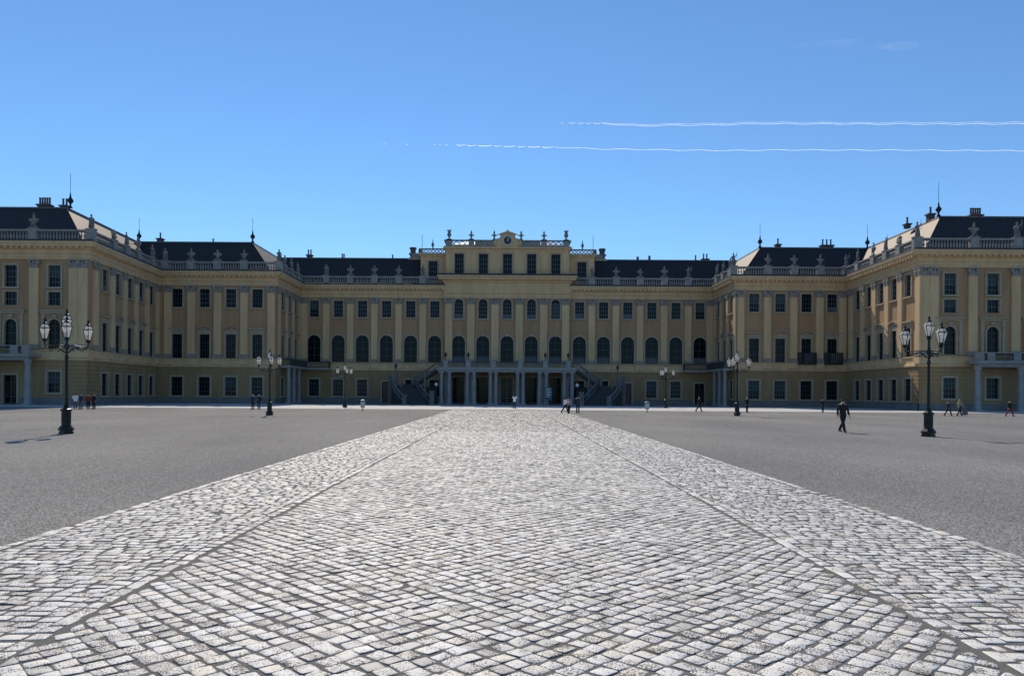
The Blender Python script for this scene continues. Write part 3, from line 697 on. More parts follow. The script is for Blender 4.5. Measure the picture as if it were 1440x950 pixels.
# roofs
RZ0, RZ1, RIN = 22.5, 28.55, 6.3
for s in (-1, 1):
    D2, D3, X2, X3 = SIDE[s]
    ln = [(-XE, 140), (-XE, D3), (-X3, D3), (-X2, D2), (-X1, D2), (-X1, D1), (-16.6, D1)]
    if s > 0: ln = [(-x, y) for x, y in ln][::-1]
    mb = MB(); mb.sweep(ln, [(-1.15, RZ0), (-RIN, RZ1), (-RIN - .25, RZ1 + .12)], cap=False)
    # solid core below the ridge with a flat deck
    e = RIN + .24
    poly = [(XE - e, 140), (XE - e, D3 + e), (X3 + e, D3 + e), (X2 + e, D2 + e), (X1 + e, D2 + e), (X1 + e, D1 + e), (16.6, D1 + e), (16.6, 153.5), (66.5, 153.5), (66.5, 140)]
    poly = [(s * x, y) for x, y in poly]; n = len(poly)
    vs = [(x, y, 0) for x, y in poly] + [(x, y, RZ1 + .1) for x, y in poly]
    mb.add(vs, [(i, (i + 1) % n, (i + 1) % n + n, i + n) for i in range(n)] + [tuple(range(n, 2 * n))], 1)
    mb.add([(s * 16.6, D1 + 1.15, RZ0), (s * 16.6, D1 + RIN, RZ1), (s * 16.6, D1 + 9, RZ1), (s * 16.6, D1 + 9, 20)], [(0, 1, 2, 3)], 0)
    mb.add([(s * (XE - e), 140, 0), (s * XE, 140, 0), (s * XE, 140, RZ0), (s * (XE - RIN), 140, RZ1)], [(0, 1, 2, 3)], 1)
    roof = P('roof', mb, ['roof', 'deck'])
    ridge = MB(); ridge.sweep(ln, [(-RIN + .12, RZ1 - .05), (-RIN + .05, RZ1 + .2), (-RIN - .3, RZ1 + .2)], cap=False)
    P('ridge_capping', ridge, ['deck'], roof)
    def chimney(x, y, w, pots, h=1.0):
        c = MB(); c.box(-w / 2, w / 2, -.45, .45, 0, h); c.box(-w / 2 - .15, w / 2 + .15, -.6, .6, h + .002, h + .2)
        for i in range(pots):
            px_ = (i - (pots - 1) / 2) * (w / max(pots, 1)); c.lathe([(.15, h + .2), (.13, h + 1.1), (.18, h + 1.15), (.18, h + 1.25)], 8, (px_, 0, 0))
        link('chimney', c.mesh('chimney', ['chimney']), roof, (s * x, y, RZ1 + .1))
    if s < 0:
        chimney(69.5, 110.5, 1.8, 5); chimney(66.8, 111.0, 1.0, 2); chimney(63.0, 133.5, .9, 1, .8); chimney(40.2, 149.5, 1.0, 2); chimney(33.5, 150, .7, 2, .3); chimney(23.5, 150.5, .6, 1, .3); chimney(54, 135, .25, 1, .1)
    else:
        chimney(70.5, 111, 1.7, 5, .5); chimney(64.6, 112.5, .9, 1, 1.0); chimney(63.5, 117, .7, 1, .5); chimney(49.2, 134, .8, 1, .6); chimney(58.3, 134.5, 2.2, 3, .6); chimney(40.0, 149, 1.3, 2, .6); chimney(38.2, 149.5, .7, 1, .4); chimney(17.6, 151, .5, 2, .5); chimney(26.6, 150.5, .4, 2, .2); chimney(29, 150.5, .4, 2, .4)
    def finial(x, y, rod):
        c = MB(); c.lathe([(.34, 0), (.14, .35), (.14, .6), (.42, .95), (.42, 1.15), (.16, 1.5), (.10, 1.9), (.04, 2.3)], 8); c.tube([(0, 0, 2.2), (0, 0, 2.2 + rod * .9)], .032, 5)
        link('finial', c.mesh('finial', ['copper' if False else 'iron'], True), roof, (s * x, y, RZ1 + .1))
    finial(X3 + RIN, D3 + RIN, 3.2); finial(X2 + RIN + .2, D2 + RIN, 2.2); finial(X1 + RIN, D2 + RIN, 2.4)

# attic over the central block
AD = DC + .5
wins = [(k * 4.585, AD, 'attic', 24.75) for k in range(-2, 3)]
facade(-XC + .15, AD, XC - .15, AD, wins, [], z0=24.0, z1=29.05, ws='trim')
ACEN = [(-XC + .15, AD + 12), (-XC + .15, AD), (XC - .15, AD), (XC - .15, AD + 12)]
mb, _ = seg(-XC + .15, AD + 12, -XC + .15, AD, 22.5, 29.05, [], False); P('wall', mb, ['plinth', 'base_wall', 'trim', 'frame'])
mb, _ = seg(XC - .15, AD, XC - .15, AD + 12, 22.5, 29.05, [], False); P('wall', mb, ['plinth', 'base_wall', 'trim', 'frame'])
mb = MB()
for v in (2.2925, 6.8775, 10.95):
    for q in (-1, 1):
        mb.box(q * v - .75, q * v + .75, AD - .14, AD, 24.5, 28.6); mb.box(q * v - .4, q * v + .4, AD - .2, AD - .13, 24.9, 28.1)
mb.box(-XC + .1, XC - .1, AD - .3, AD, 24.0, 24.5); P('attic_pilasters', mb, ['trim'])
mb = MB(); mb.sweep(ACEN, [(0, 28.98), (.15, 29.0), (.2, 29.35), (.55, 29.42), (.6, 29.72), (0, 29.74)]); P('cornice', mb, ['trim'])
mb = MB(); mb.sweep(ACEN, [(.35, 29.745), (.35, 29.95), (-.1, 29.95), (-.1, 29.745)]); mb.sweep(ACEN, [(.35, 30.85), (.42, 30.9), (.42, 31.08), (-.1, 31.08), (-.1, 30.85)])
def lattice(x0, x1, y, z0, z1):
    n = max(1, round((x1 - x0) / (z1 - z0))); w = (x1 - x0) / n
    for i in range(n):
        a, b = x0 + i * w, x0 + (i + 1) * w
        mb.tube([(a, y, z0), (b, y, z1)], .07, 4); mb.tube([(a, y + .02, z1), (b, y + .02, z0)], .07, 4)
        mb.lathe([(.16, -.05), (.16, .05)], 6, ((a + b) / 2, y, (z0 + z1) / 2))
for q in (-1, 1):
    xs = sorted((q * 7.6, q * 10.7)); lattice(xs[0], xs[1], AD - .12, 29.95, 30.85)
    xs = sorted((q * 2.4, q * 6.2)); mb.box(xs[0], xs[1], AD - .2, AD - .05, 29.95, 30.85); lattice(xs[0], xs[1], AD - .22, 29.97, 30.83)
    for v in (6.9, 11.1, 2.3): mb.box(q * v - .55, q * v + .55, AD - .42, AD + .12, 29.748, 31.2)
P('attic_balustrade', mb, ['stone'])
# roof behind the attic
mb = MB(); hw, y0, y1 = XC - 1.2, AD + .8, AD + 13
prof = [(0, 29.6), (.0, 30.4), (2.2, 31.4), (5.0, 32.1), (6.0, 32.2)]
rings = []
for o_, z_ in prof: rings.append([(-hw + o_ * 1.2, y0 + o_, z_), (hw - o_ * 1.2, y0 + o_, z_), (hw - o_ * 1.2, y1 - o_ * .9, z_), (-hw + o_ * 1.2, y1 - o_ * .9, z_)])
mb.add([q for r_ in rings for q in r_], [(j * 4 + i, j * 4 + (i + 1) % 4, (j + 1) * 4 + (i + 1) % 4, (j + 1) * 4 + i) for j in range(len(prof) - 1) for i in range(4)] + [(16, 17, 18, 19)])
mb.box(-XC + .2, XC - .2, AD + .3, AD + 12, 22, 29.7, 1); P('roof', mb, ['copper', 'deck'])
# clock gable
mb = MB(); y = AD - .45
pts = [(-2.1, 29.75), (-2.1, 30.9), (-1.75, 31.2), (-1.45, 31.6), (-1.35, 32.05), (1.35, 32.05), (1.45, 31.6), (1.75, 31.2), (2.1, 30.9), (2.1, 29.75)]
mb.add([(x, y, z) for x, z in pts] + [(x, y + .7, z) for x, z in pts], [tuple(range(10))[::-1], tuple(range(10, 20))] + [(i, (i + 1) % 10, (i + 1) % 10 + 10, i + 10) for i in range(10)])
cap = [(-1.95, 31.95), (-1.7, 32.3), (-.9, 32.75), (-.35, 33.05), (0, 33.15), (.35, 33.05), (.9, 32.75), (1.7, 32.3), (1.95, 31.95)]; cap = [(x, 31.95 + (z - 31.95) * .62) for x, z in cap]; inn = [(x * .8, 32.055 + max(0, (z - 32.17)) * .62) for x, z in cap]
for i in range(len(cap) - 1):
    q = [inn[i], inn[i + 1], cap[i + 1], cap[i]]; mb.add([(x, y - .28, z) for x, z in q] + [(x, y + .6, z) for x, z in q], [(0, 3, 2, 1), (3, 2, 6, 7)[::-1], (0, 1, 5, 4)])
mb.add([(x, y + .02, z) for x, z in inn], [tuple(range(len(inn)))])
mb.lathe([(.2, 32.65), (.24, 32.8), (.1, 33.0), (.02, 33.15)], 6, (0, y + .2, 0))
for q in (-1, 1): mb.tube([(q * 2.1, y, 30.0), (q * 2.5, y, 30.6), (q * 2.3, y, 31.0), (q * 1.7, y, 31.3)], [.35, .3, .22, .12], 6)
gable = P('clock_gable', mb, ['trim'])
def disc(r, yy, z, n=24): return [(r * math.cos(2 * PI * i / n), yy, z + r * math.sin(2 * PI * i / n)) for i in range(n)]
mb = MB(); a = disc(.98, y - .1, 30.95); b = disc(.72, y - .1, 30.95); c = disc(.98, y + .05, 30.95)
for i in range(24):
    j = (i + 1) % 24; mb.add([a[i], a[j], b[j], b[i]], [(0, 1, 2, 3)]); mb.add([a[i], a[j], c[j], c[i]], [(0, 1, 2, 3)])
for i in range(12):
    t = 2 * PI * i / 12; mb.tube([(.76 * math.sin(t), y - .12, 30.95 + .76 * math.cos(t)), (.92 * math.sin(t), y - .12, 30.95 + .92 * math.cos(t))], .035, 4, 1)
P('clock_dial', mb, ['dial', 'black_iron'], gable)
mb = MB(); mb.add(disc(.73, y - .06, 30.95), [tuple(range(24))]); P('clock_face', mb, ['black_iron'], gable)
mb = MB()
for t, l in ((R(35), .78), (R(-8), .55)): mb.tube([(-.2 * math.sin(t), y - .16, 30.95 - .2 * math.cos(t)), (l * math.sin(t), y - .16, 30.95 + l * math.cos(t))], [.09, .035], 4)
P('clock_hand', mb, ['dial'], gable)
# lower attic blocks beside the central one
for s in (-1, 1):
    ys = 141.6
    a, b = (s * 16.7, s * (XC - .2)); xa, xb = min(a, b), max(a, b)
    facade(xa, ys, xb, ys, [(s * 14.3, ys, 'attic', 23.6)], [], z0=22.4, z1=28.2, ws='trim')
    mb = MB(); sx = sorted((s * 16.72, s * 19.3)); mb.box(sx[0], sx[1], 146.6, 152, 22, 28.2); P('wall', mb, ['trim'])
    mb = MB(); ll = [(-19.3, 152), (-19.3, 146.6), (-16.7, 146.6), (-16.7, ys), (-XC + .1, ys)]
    if s > 0: ll = [(-x, y_) for x, y_ in ll][::-1]
    mb.sweep(ll, [(0, 28.1), (.15, 28.15), (.2, 28.4), (.5, 28.45), (.55, 28.7), (-.6, 28.72)]); P('cornice', mb, ['trim'])
    mb = MB(); mb.sweep(ll, [(.3, 28.725), (.3, 28.9), (-.05, 28.9), (-.05, 28.725)]); mb.sweep(ll, [(.3, 29.55), (.36, 29.6), (.36, 29.75), (-.05, 29.75), (-.05, 29.55)])
    xs = sorted((s * 16.4, s * 12.2)); lattice(xs[0], xs[1], ys - .12, 28.9, 29.55)
    xs = sorted((s * 19.0, s * 17.0)); mb.box(xs[0], xs[1], 146.35, 146.5, 28.9, 29.55)
    P('attic_balustrade', mb, ['stone'])
    mb = MB(); mb.lathe([(.55, 28.5), (.55, 30.6), (.7, 30.65), (.7, 31.0)], 12, (s * 18.9, 147.2, 0)); mb.tube([(s * 17.6, 147, 29.7), (s * 17.6, 147, 30.6)], .2, 6)
    P('chimney', mb, ['chimney'])
    mb = MB(); xx = sorted((s * 16.6, s * 11.7)); mb.box(xx[0], xx[1], ys + .5, 152, 22, 28.5); P('roof', mb, ['deck'])
    mb = MB(); mb.lathe([(.25, 29.7), (.1, 30.0), (.32, 30.5), (.12, 30.9), (.03, 31.6)], 8, (s * 14.4, ys, 0)); P('finial', mb, ['statue'], smooth=True)
    mb = MB(); mb.tube([(s * 17.3, 149, 28.6), (s * 17.3, 149, 34.0)], .045, 5); P('lightning_rod', mb, ['iron'])

# terrace, columns and stairs in front of the centre
TD = 132.0
mb = MB(); mb.box(-12.6, 12.6, TD - .25, DC - .05, 6.16, 6.62); mb.box(-12.4, 12.4, TD, TD + .6, 5.8, 6.157); mb.box(-12.4, 12.4, TD + .6, DC - .06, 5.9, 6.12); ter = P('terrace', mb, ['pale_stone'])
cprof = [(.42, .2), (.42, .45), (.36, .55), (.33, 2.5), (.29, 5.3), (.30, 5.32), (.38, 5.5), (.42, 5.55), (.42, 5.8)]
cm = MB(); cm.lathe(cprof, 12); cm.box(-.5, .5, -.5, .5, .0, .2); CM = cm.mesh('column', ['pale_stone'], False)
for x in (1.95, 2.95, 5.9, 7.1, 10.35, 11.75):
    for q in (-1, 1):
        link('column', CM, ter, (q * x, TD + .35, 0))
        if x in (7.1, 11.75): link('column', CM, ter, (q * (x - .6), TD + 3.2, 0))
pm = MB(); pm.box(-.42, .42, -.3, .3, 6.625, 7.75); pm.box(-.5, .5, -.38, .38, 7.752, 7.9); PM2 = pm.mesh('post', ['pale_stone'])
rl = MB()
for x in (2.45, 6.9, 11.0):
    for q in (-1, 1): link('post', PM2, ter, (q * x, TD + .1, 0))
rl.box(-12.3, 12.3, TD + .06, TD + .12, 7.62, 7.70); rl.box(-12.3, 12.3, TD + .06, TD + .12, 6.72, 6.78)
n = 150
for i in range(n):
    x = -12.2 + 24.4 * i / (n - 1); rl.box(x - .038, x + .038, TD + .07, TD + .11, 6.78, 7.62)
for i in range(40): rl.lathe([(.16, -.01), (.16, .01)], 8, (-12.1 + 24.2 * i / 39, TD + .09, 7.2), sy=.2)
P('railing', rl, ['black_iron'], ter)
def bez(p0, p1, p2, t): return [(1 - t) ** 2 * a + 2 * t * (1 - t) * b + t * t * c for a, b, c in zip(p0, p1, p2)]
for s in (-1, 1):
    stm = MB(); n = 17
    Lc = [(-20.6, 131.6), (-20.0, 127.6), (-17.4, 126.2)]; Rc = [(-16.6, 133.6), (-15.2, 129.8), (-12.9, 127.4)]
    for i in range(n):                              # lower flight, fanning towards the court
        t0, t1 = i / n, (i + 1) / n; z = 3.45 * (1 - (i + .5) / n)
        q = [bez(*Lc, t0), bez(*Rc, t0), bez(*Rc, t1), bez(*Lc, t1)]; q = [(-s * x, y_) for x, y_ in q]
        stm.add([(x, y_, 0) for x, y_ in q] + [(x, y_, z) for x, y_ in q], [(4, 5, 6, 7), (3, 2, 6, 7), (0, 1, 5, 4), (1, 2, 6, 5), (0, 3, 7, 4)])
    def sb(x0, x1, y0_, y1_, z0, z1, mi=0): xs = sorted((-s * x0, -s * x1)); stm.box(xs[0], xs[1], y0_, y1_, z0, z1, mi)
    sb(-21.2, -16.9, 131.6, 136.2, 3.0, 3.45)       # landing
    for i in range(15):                              # upper flight
        x0 = -12.6 - i * .29; sb(x0 - .29, x0, 133.4, 136.2, 0.0 if i > 13 else 6.5 - (i + 1) * .2 - .5, 6.5 - (i + 1) * .2)
    sb(-19.0, -12.9, 136.2, 136.5, 0, 3.2)
    stair = P('staircase', stm, ['step'])
    def rail(pts, nm='handrail'):
        r_ = MB(); r_.tube([(-s * x, y_, z) for x, y_, z in pts], .17, 6); r_.tube([(-s * x, y_, z - .95) for x, y_, z in pts], .11, 6)
        for (x, y_, z) in pts: r_.tube([(-s * x, y_, z - 1.0), (-s * x, y_, z)], .07, 5)
        P(nm, r_, ['rail_stone'], stair)
    rail([(*bez(*Lc, t), 3.45 * (1 - t) + 1.25 + .25 * math.sin(PI * t)) for t in [k / 9 for k in range(10)]])
    rail([(*bez(*Rc, t), 3.45 * (1 - t) + 1.1) for t in [k / 9 for k in range(10)]])
    rail([(-12.7 - 4.4 * t, 133.3, 7.55 - 2.85 * t - .25 * math.sin(PI * t)) for t in [k / 8 for k in range(9)]])
    rail([(-21.1 + .25 * k, 131.7, 4.7) for k in range(3)] )
    for x, y_, w, h in ((-21.0, 131.8, .5, 4.9), (-19.8, 131.4, .55, 5.6), (-18.9, 131.6, .4, 3.2), (-17.5, 126.1, .7, 1.5), (-12.9, 127.2, .75, 2.2), (-17.0, 133.3, .4, 4.6), (-14.8, 133.2, .4, 5.4)):
        pl = MB(); pl.box(-s * x - w / 2, -s * x + w / 2, y_ - w / 2, y_ + w / 2, 0, h); pl.box(-s * x - w / 2 - .1, -s * x + w / 2 + .1, y_ - w / 2 - .1, y_ + w / 2 + .1, h + .002, h + .18)
        pl.box(-s * x - w / 2 - .08, -s * x + w / 2 + .08, y_ - w / 2 - .08, y_ + w / 2 + .08, 0.003, .35)
        P('pier', pl, ['rail_stone'], stair)

# corner balcony on the inner return and portico of the outer wing
for s in (-1, 1):
    D2, D3, X2, X3 = SIDE[s]
    mb = MB()
    def bx(x0, x1, y0_, y1_, z0, z1): xs = sorted((s * x0, s * x1)); mb.box(xs[0], xs[1], y0_, y1_, z0, z1)
    bx(37.5, X1 - .25, 127.2, D1 - .3, 6.22, 6.6); bx(33.4, 37.49, 138.3, D1 - .3, 6.22, 6.6)
    bal_o = P('balcony', mb, ['pale_stone'])
    for y_ in (128.2, 131.3, 134.5): link('column', CM, bal_o, (s * 38.0, y_, 0)).scale = (.95, .95, 1.07)
    rl = MB()
    def fence(x0, y0_, x1, y1_, z0, z1, step=.16):
        L = math.hypot(x1 - x0, y1_ - y0_); n = max(2, int(L / step))
        rl.tube([(s * x0, y0_, z1), (s * x1, y1_, z1)], .05, 4); rl.tube([(s * x0, y0_, z0), (s * x1, y1_, z0)], .04, 4)
        for i in range(n + 1): t = i / n; rl.tube([(s * (x0 + (x1 - x0) * t), y0_ + (y1_ - y0_) * t, z0), (s * (x0 + (x1 - x0) * t), y0_ + (y1_ - y0_) * t, z1)], .032, 4)
    fence(X1, 127.3, 37.55, 127.3, 6.7, 7.75); fence(37.55, 127.3, 37.55, 138.4, 6.7, 7.75); fence(37.55, 138.4, 33.5, 138.4, 6.7, 7.75); fence(33.5, 138.4, 33.5, 139.7, 6.7, 7.75)
    P('railing', rl, ['black_iron'], bal_o)
    mb = MB(); bx(63.9, 84.1, D3 - 2.8, D3 - .3, 6.5, 6.95); bx(64.2, 83.8, D3 - 2.5, D3 - 1.8, 6.05, 6.497); 
    port = P('portico', mb, ['stone'])
    for x in (64.5, 70.4, 71.5, 76.6, 77.6, 83.5):
        link('column', CM, port, (s * x, D3 - 2.1, 0)).scale = (1.15, 1.15, 6.05 / 5.8)
    bb = MB()
    for x in (64.5, 66.0, 69.6, 71.0, 74.0, 77.0, 80.0, 83.5): bb.box(s * x - .5, s * x + .5, D3 - 2.7, D3 - 2.2, 6.952, 7.9)
    xs = sorted((s * 64.0, s * 84.0)); bb.box(xs[0], xs[1], D3 - 2.7, D3 - 2.2, 7.902, 8.05)
    P('parapet', bb, ['stone'], port)
    rl = MB(); fence(64.8, D3 - 2.45, 83.3, D3 - 2.45, 7.0, 7.85, .22); P('railing', rl, ['black_iron'], port)
    if s > 0:                                       # two iron window balconies with pale uprights
        for x in (51.5, 56.0):
            rl = MB(); fence(x - 1.5, D2 - .75, x + 1.5, D2 - .75, 7.5, 9.3, .09); fence(x - 1.5, D2 - .75, x - 1.5, D2 - .1, 7.5, 9.3, .12); fence(x + 1.5, D2 - .75, x + 1.5, D2 - .1, 7.5, 9.3, .12)
            rl.box(x - 1.55, x + 1.55, D2 - .8, D2 - .1, 7.3, 7.46)
            b_ = P('window_balcony', rl, ['black_iron'])
            w_ = MB()
            for q in (-.35, 0, .35): w_.box(x + q - .06, x + q + .06, D2 - .84, D2 - .80, 7.55, 9.2)
            P('upright', w_, ['sash'], b_)

# ------------------------------------------------------------------ statues and trophies
def figure_mesh(arm):
    b = MB(); b.box(-.32, .32, -.3, .3, 0, .16)
    b.lathe([(.30, .16), (.34, .3), (.28, .7), (.25, 1.0), (.22, 1.15), (.27, 1.4), (.29, 1.55), (.20, 1.68), (.085, 1.74), (.08, 1.8), (.125, 1.86), (.145, 1.97), (.12, 2.09), (.04, 2.14)], 10, sy=.8)
    for k in range(5):                               # drapery folds
        a = PI * (.1 + .2 * k) + PI; b.tube([(.27 * math.cos(a), .22 * math.sin(a), 1.2), (.3 * math.cos(a + .2), .26 * math.sin(a + .2), .7), (.34 * math.cos(a), .3 * math.sin(a), .18)], [.03, .06, .07], 5)
    b.tube([(-.27, 0, 1.55), (-.40, -.06, 1.25), (-.22, -.26, 1.1)], [.09, .075, .055], 6)
    if arm: b.tube([(.27, 0, 1.55), (.48, -.02, 1.72), (.56, -.08, 2.05)], [.09, .07, .05], 6); b.tube([(.56, -.08, 1.0), (.57, -.08, 2.5)], .025, 5)
    else: b.tube([(.27, 0, 1.55), (.40, -.06, 1.25), (.30, -.24, .95)], [.09, .075, .055], 6); b.tube([(.35, -.25, .2), (.36, -.26, 1.1)], [.09, .05], 6)
    return b.mesh('figure_statue', ['statue'], True)
def trophy_mesh(plume):
    b = MB(); b.box(-.32, .32, -.28, .28, 0, .12)
    for q in (-1, 1): b.tube([(q * .5, -.1, .1), (0, -.2 + .04 * q, .62), (-q * .42, .02, 1.15)], [.075, .07, .05], 5); b.ell((q * .5, -.1, .16), (.13, .08, .1), 6, 4)
    b.lathe([(.2, .12), (.13, .4), (.20, .6), (.38, .85), (.52, 1.12), (.46, 1.32), (.18, 1.42), (.10, 1.48), (.2, 1.58), (.215, 1.72), (.13, 1.86), (.04, 1.92)], 10, sy=.7)
    for q in (-1, 1): b.ell((q * .5, 0, 1.2), (.2, .2, .17), 7, 5); b.tube([(q * .5, 0, 1.2), (q * .6, -.05, .95)], [.12, .09], 6)
    if plume: b.tube([(0, .1, 1.8), (0, .05, 2.05), (.03, -.12, 2.1), (.05, -.2, 1.95)], [.06, .1, .08, .03], 6)
    b.ell((0, -.26, .78), (.24, .06, .28), 8, 5)
    return b.mesh('trophy', ['statue'], True)
def vase_mesh():
    b = MB(); b.lathe([(.3, 0), (.3, .12), (.12, .25), (.14, .35), (.36, .62), (.44, .9), (.34, 1.1), (.38, 1.2), (.3, 1.3)], 10)
    for k in range(5):
        a = 2 * PI * k / 5 + .3; b.tube([(0, 0, 1.2), (.2 * math.cos(a), .2 * math.sin(a), 1.55), (.5 * math.cos(a), .5 * math.sin(a), 1.85)], [.12, .13, .05], 5)
    b.tube([(0, 0, 1.2), (0, 0, 2.0)], [.16, .05], 6); return b.mesh('stone_vase', ['statue'], True)
def fleur_mesh():
    b = MB(); b.lathe([(.3, 0), (.3, .15), (.14, .3), (.22, .6), (.3, .85), (.16, 1.05), (.2, 1.3), (.05, 1.8)], 8)
    for q in (-1, 1): b.tube([(0, 0, .55), (q * .4, 0, .9), (q * .6, 0, .75)], [.13, .14, .06], 6)
    return b.mesh('stone_finial', ['statue'], True)
def group_mesh():
    b = MB(); b.box(-.55, .55, -.3, .3, 0, .12)
    for i in range(7): x = -.95 + .3 * i; b.tube([(x * .4, 0, .2), (x, -.1 + .05 * (i % 3), .55 + .12 * (i % 2)), (x * 1.35, 0, .95 + .2 * ((i * 5) % 3))], [.13, .12, .05], 5)
    b.ell((0, 0, .5), (.6, .3, .42), 9, 6); b.ell((.25, -.05, 1.05), (.2, .2, .26), 7, 5); b.ell((-.4, -.1, .85), (.28, .2, .25), 7, 5)
    return b.mesh('trophy_group', ['statue'], True)
FIG = [figure_mesh(False), figure_mesh(True)]; TRO = [trophy_mesh(False), trophy_mesh(True)]; GRP = group_mesh()
ORD = ['nearest', 'second', 'third', 'fourth', 'fifth', 'sixth']
kinds = {'main': 'FTTTF', 'inner return': 'FTT', 'inner wing': 'FTTTF', 'long return': 'FTFG', 'outer wing': 'FTFTFT'}
secname = {'main': 'main front', 'inner return': 'short return', 'inner wing': 'inner wing front', 'long return': 'long return wall', 'outer wing': 'outer wing front'}
cnt = {}
for s, sec, i, x, y, rz in PEDS:
    ch = kinds[sec][i]; side = 'left' if s < 0 else 'right'
    c = kinds[sec][:i + 1].count(ch) - 1; tot = kinds[sec].count(ch)
    what = {'F': 'draped stone figure', 'T': 'stone armour trophy', 'G': 'low stone trophy heap'}[ch]
    frm = 'clock' if sec in ('main', 'inner wing', 'outer wing') else 'main front'
    lab = f"{what} on the {side} {secname[sec]}" + (f", {ORD[c]} to the {frm}" if c == 0 and tot > 1 else f", {ORD[c]} from the {frm}" if tot > 1 else ', above its balustrade')
    me = FIG[(i + (s > 0)) % 2] if ch == 'F' else TRO[(i) % 2] if ch == 'T' else GRP
    nm = {'F': 'stone_statue', 'T': 'stone_trophy', 'G': 'stone_trophy_group'}[ch]
    wx_, wy_, _ = PW_(x, y); o = link(nm, me, None, (wx_, wy_, BT + .165), rz + YAW + random.uniform(-.4, .4))
    sc = .96 * random.uniform(.94, 1.06) if ch != 'F' else .97 * random.uniform(.95, 1.05)
    o.scale = (sc, sc, sc)
    tag(o, lab, 'statue' if ch == 'F' else 'stone trophy', 'figures and trophies along the roof balustrade')
VAS, FLE = vase_mesh(), fleur_mesh()
for q in (-1, 1):
    side = 'left' if q < 0 else 'right'
    for x, me, nm, lab, c in ((11.1, VAS, 'stone_vase', f'stone vase with plumes on the {side} end of the clock balustrade', 'vase'), (6.9, FLE, 'stone_finial', f'lily-shaped stone finial midway along the {side} half of the clock balustrade', 'finial'), (2.55, FLE, 'stone_finial', f'lily-shaped stone finial close to the {side} of the clock gable', 'finial')):
        o = link(nm, me, None, (*PW_(q * x, AD - .15)[:2], 31.205 if x != 2.55 else 31.205), YAW); tag(o, lab, c, 'ornaments on the attic balustrade'); o.scale = (.95, .95, .95)

# lanterns on terrace posts and stair piers, milk glass globes beside the stairs
tl = MB(); tl.lathe([(.16, 0), (.07, .12), (.05, .5), (.09, .55), (.22, .85), (.26, 1.1), (.12, 1.3), (.03, 1.5)], 8); TL = tl.mesh('terrace_lantern', ['black_iron'])
for q in (-1, 1):
    side = 'left' if q < 0 else 'right'
    for x, D, z, w in ((11.0, TD + .1, 7.905, 'outer terrace post'), (6.9, TD + .1, 7.905, 'inner terrace post'), (19.8, 131.4, 5.785, 'stair landing pier')):
        o = link('terrace_lantern', TL, None, (*PW_(q * x, D)[:2], z), 0); tag(o, f'small black lantern on the {side} {w}', 'lantern', 'black lanterns on the staircase')
    gl = MB(); gl.lathe([(.10, 0), (.05, .1), (.05, 2.6), (.09, 2.65)], 8, mi=0); gl.ell((0, 0, 2.95), (.30, .30, .32), 10, 8, 1)
    root = bpy.data.objects.new('globe_lamp', None); COL.objects.link(root); root.location = PW_(q * 12.7, 132.6, 0)
    tag(root, f'white globe lamp beside the {side} flight of stairs', 'lamp', 'globe lamps under the stairs')
    a = MB(); a.lathe([(.16, 0), (.06, .1), (.05, 3.2), (.09, 3.25)], 8); link('pole', a.mesh('pole', ['black_iron']), root)
    a = MB(); a.ell((0, 0, 3.55), (.32, .32, .34), 12, 8); link('globe', a.mesh('globe', ['white_globe'], True), root)

# information panel at the terrace columns
root = bpy.data.objects.new('information_board', None); COL.objects.link(root); root.location = PW_(7.5, TD - .9, 0)
tag(root, 'blue information board with pale lines beside a terrace column', 'sign')
a = MB(); a.box(-.55, .55, -.05, .05, .9, 3.1); link('panel', a.mesh('panel', ['sign']), root)
a = MB()
for i, w in enumerate((.8, .6, .9, .7, .85, .5)): a.box(-.45, -.45 + w, -.062, -.052, 2.8 - i * .28, 2.9 - i * .28)
link('lettering', a.mesh('lettering', ['white']), root)
for q in (-.46, .46): a = MB(); a.box(q - .04, q + .04, -.04, .04, 0, .9); link('post', a.mesh('post', ['black_iron']), root)

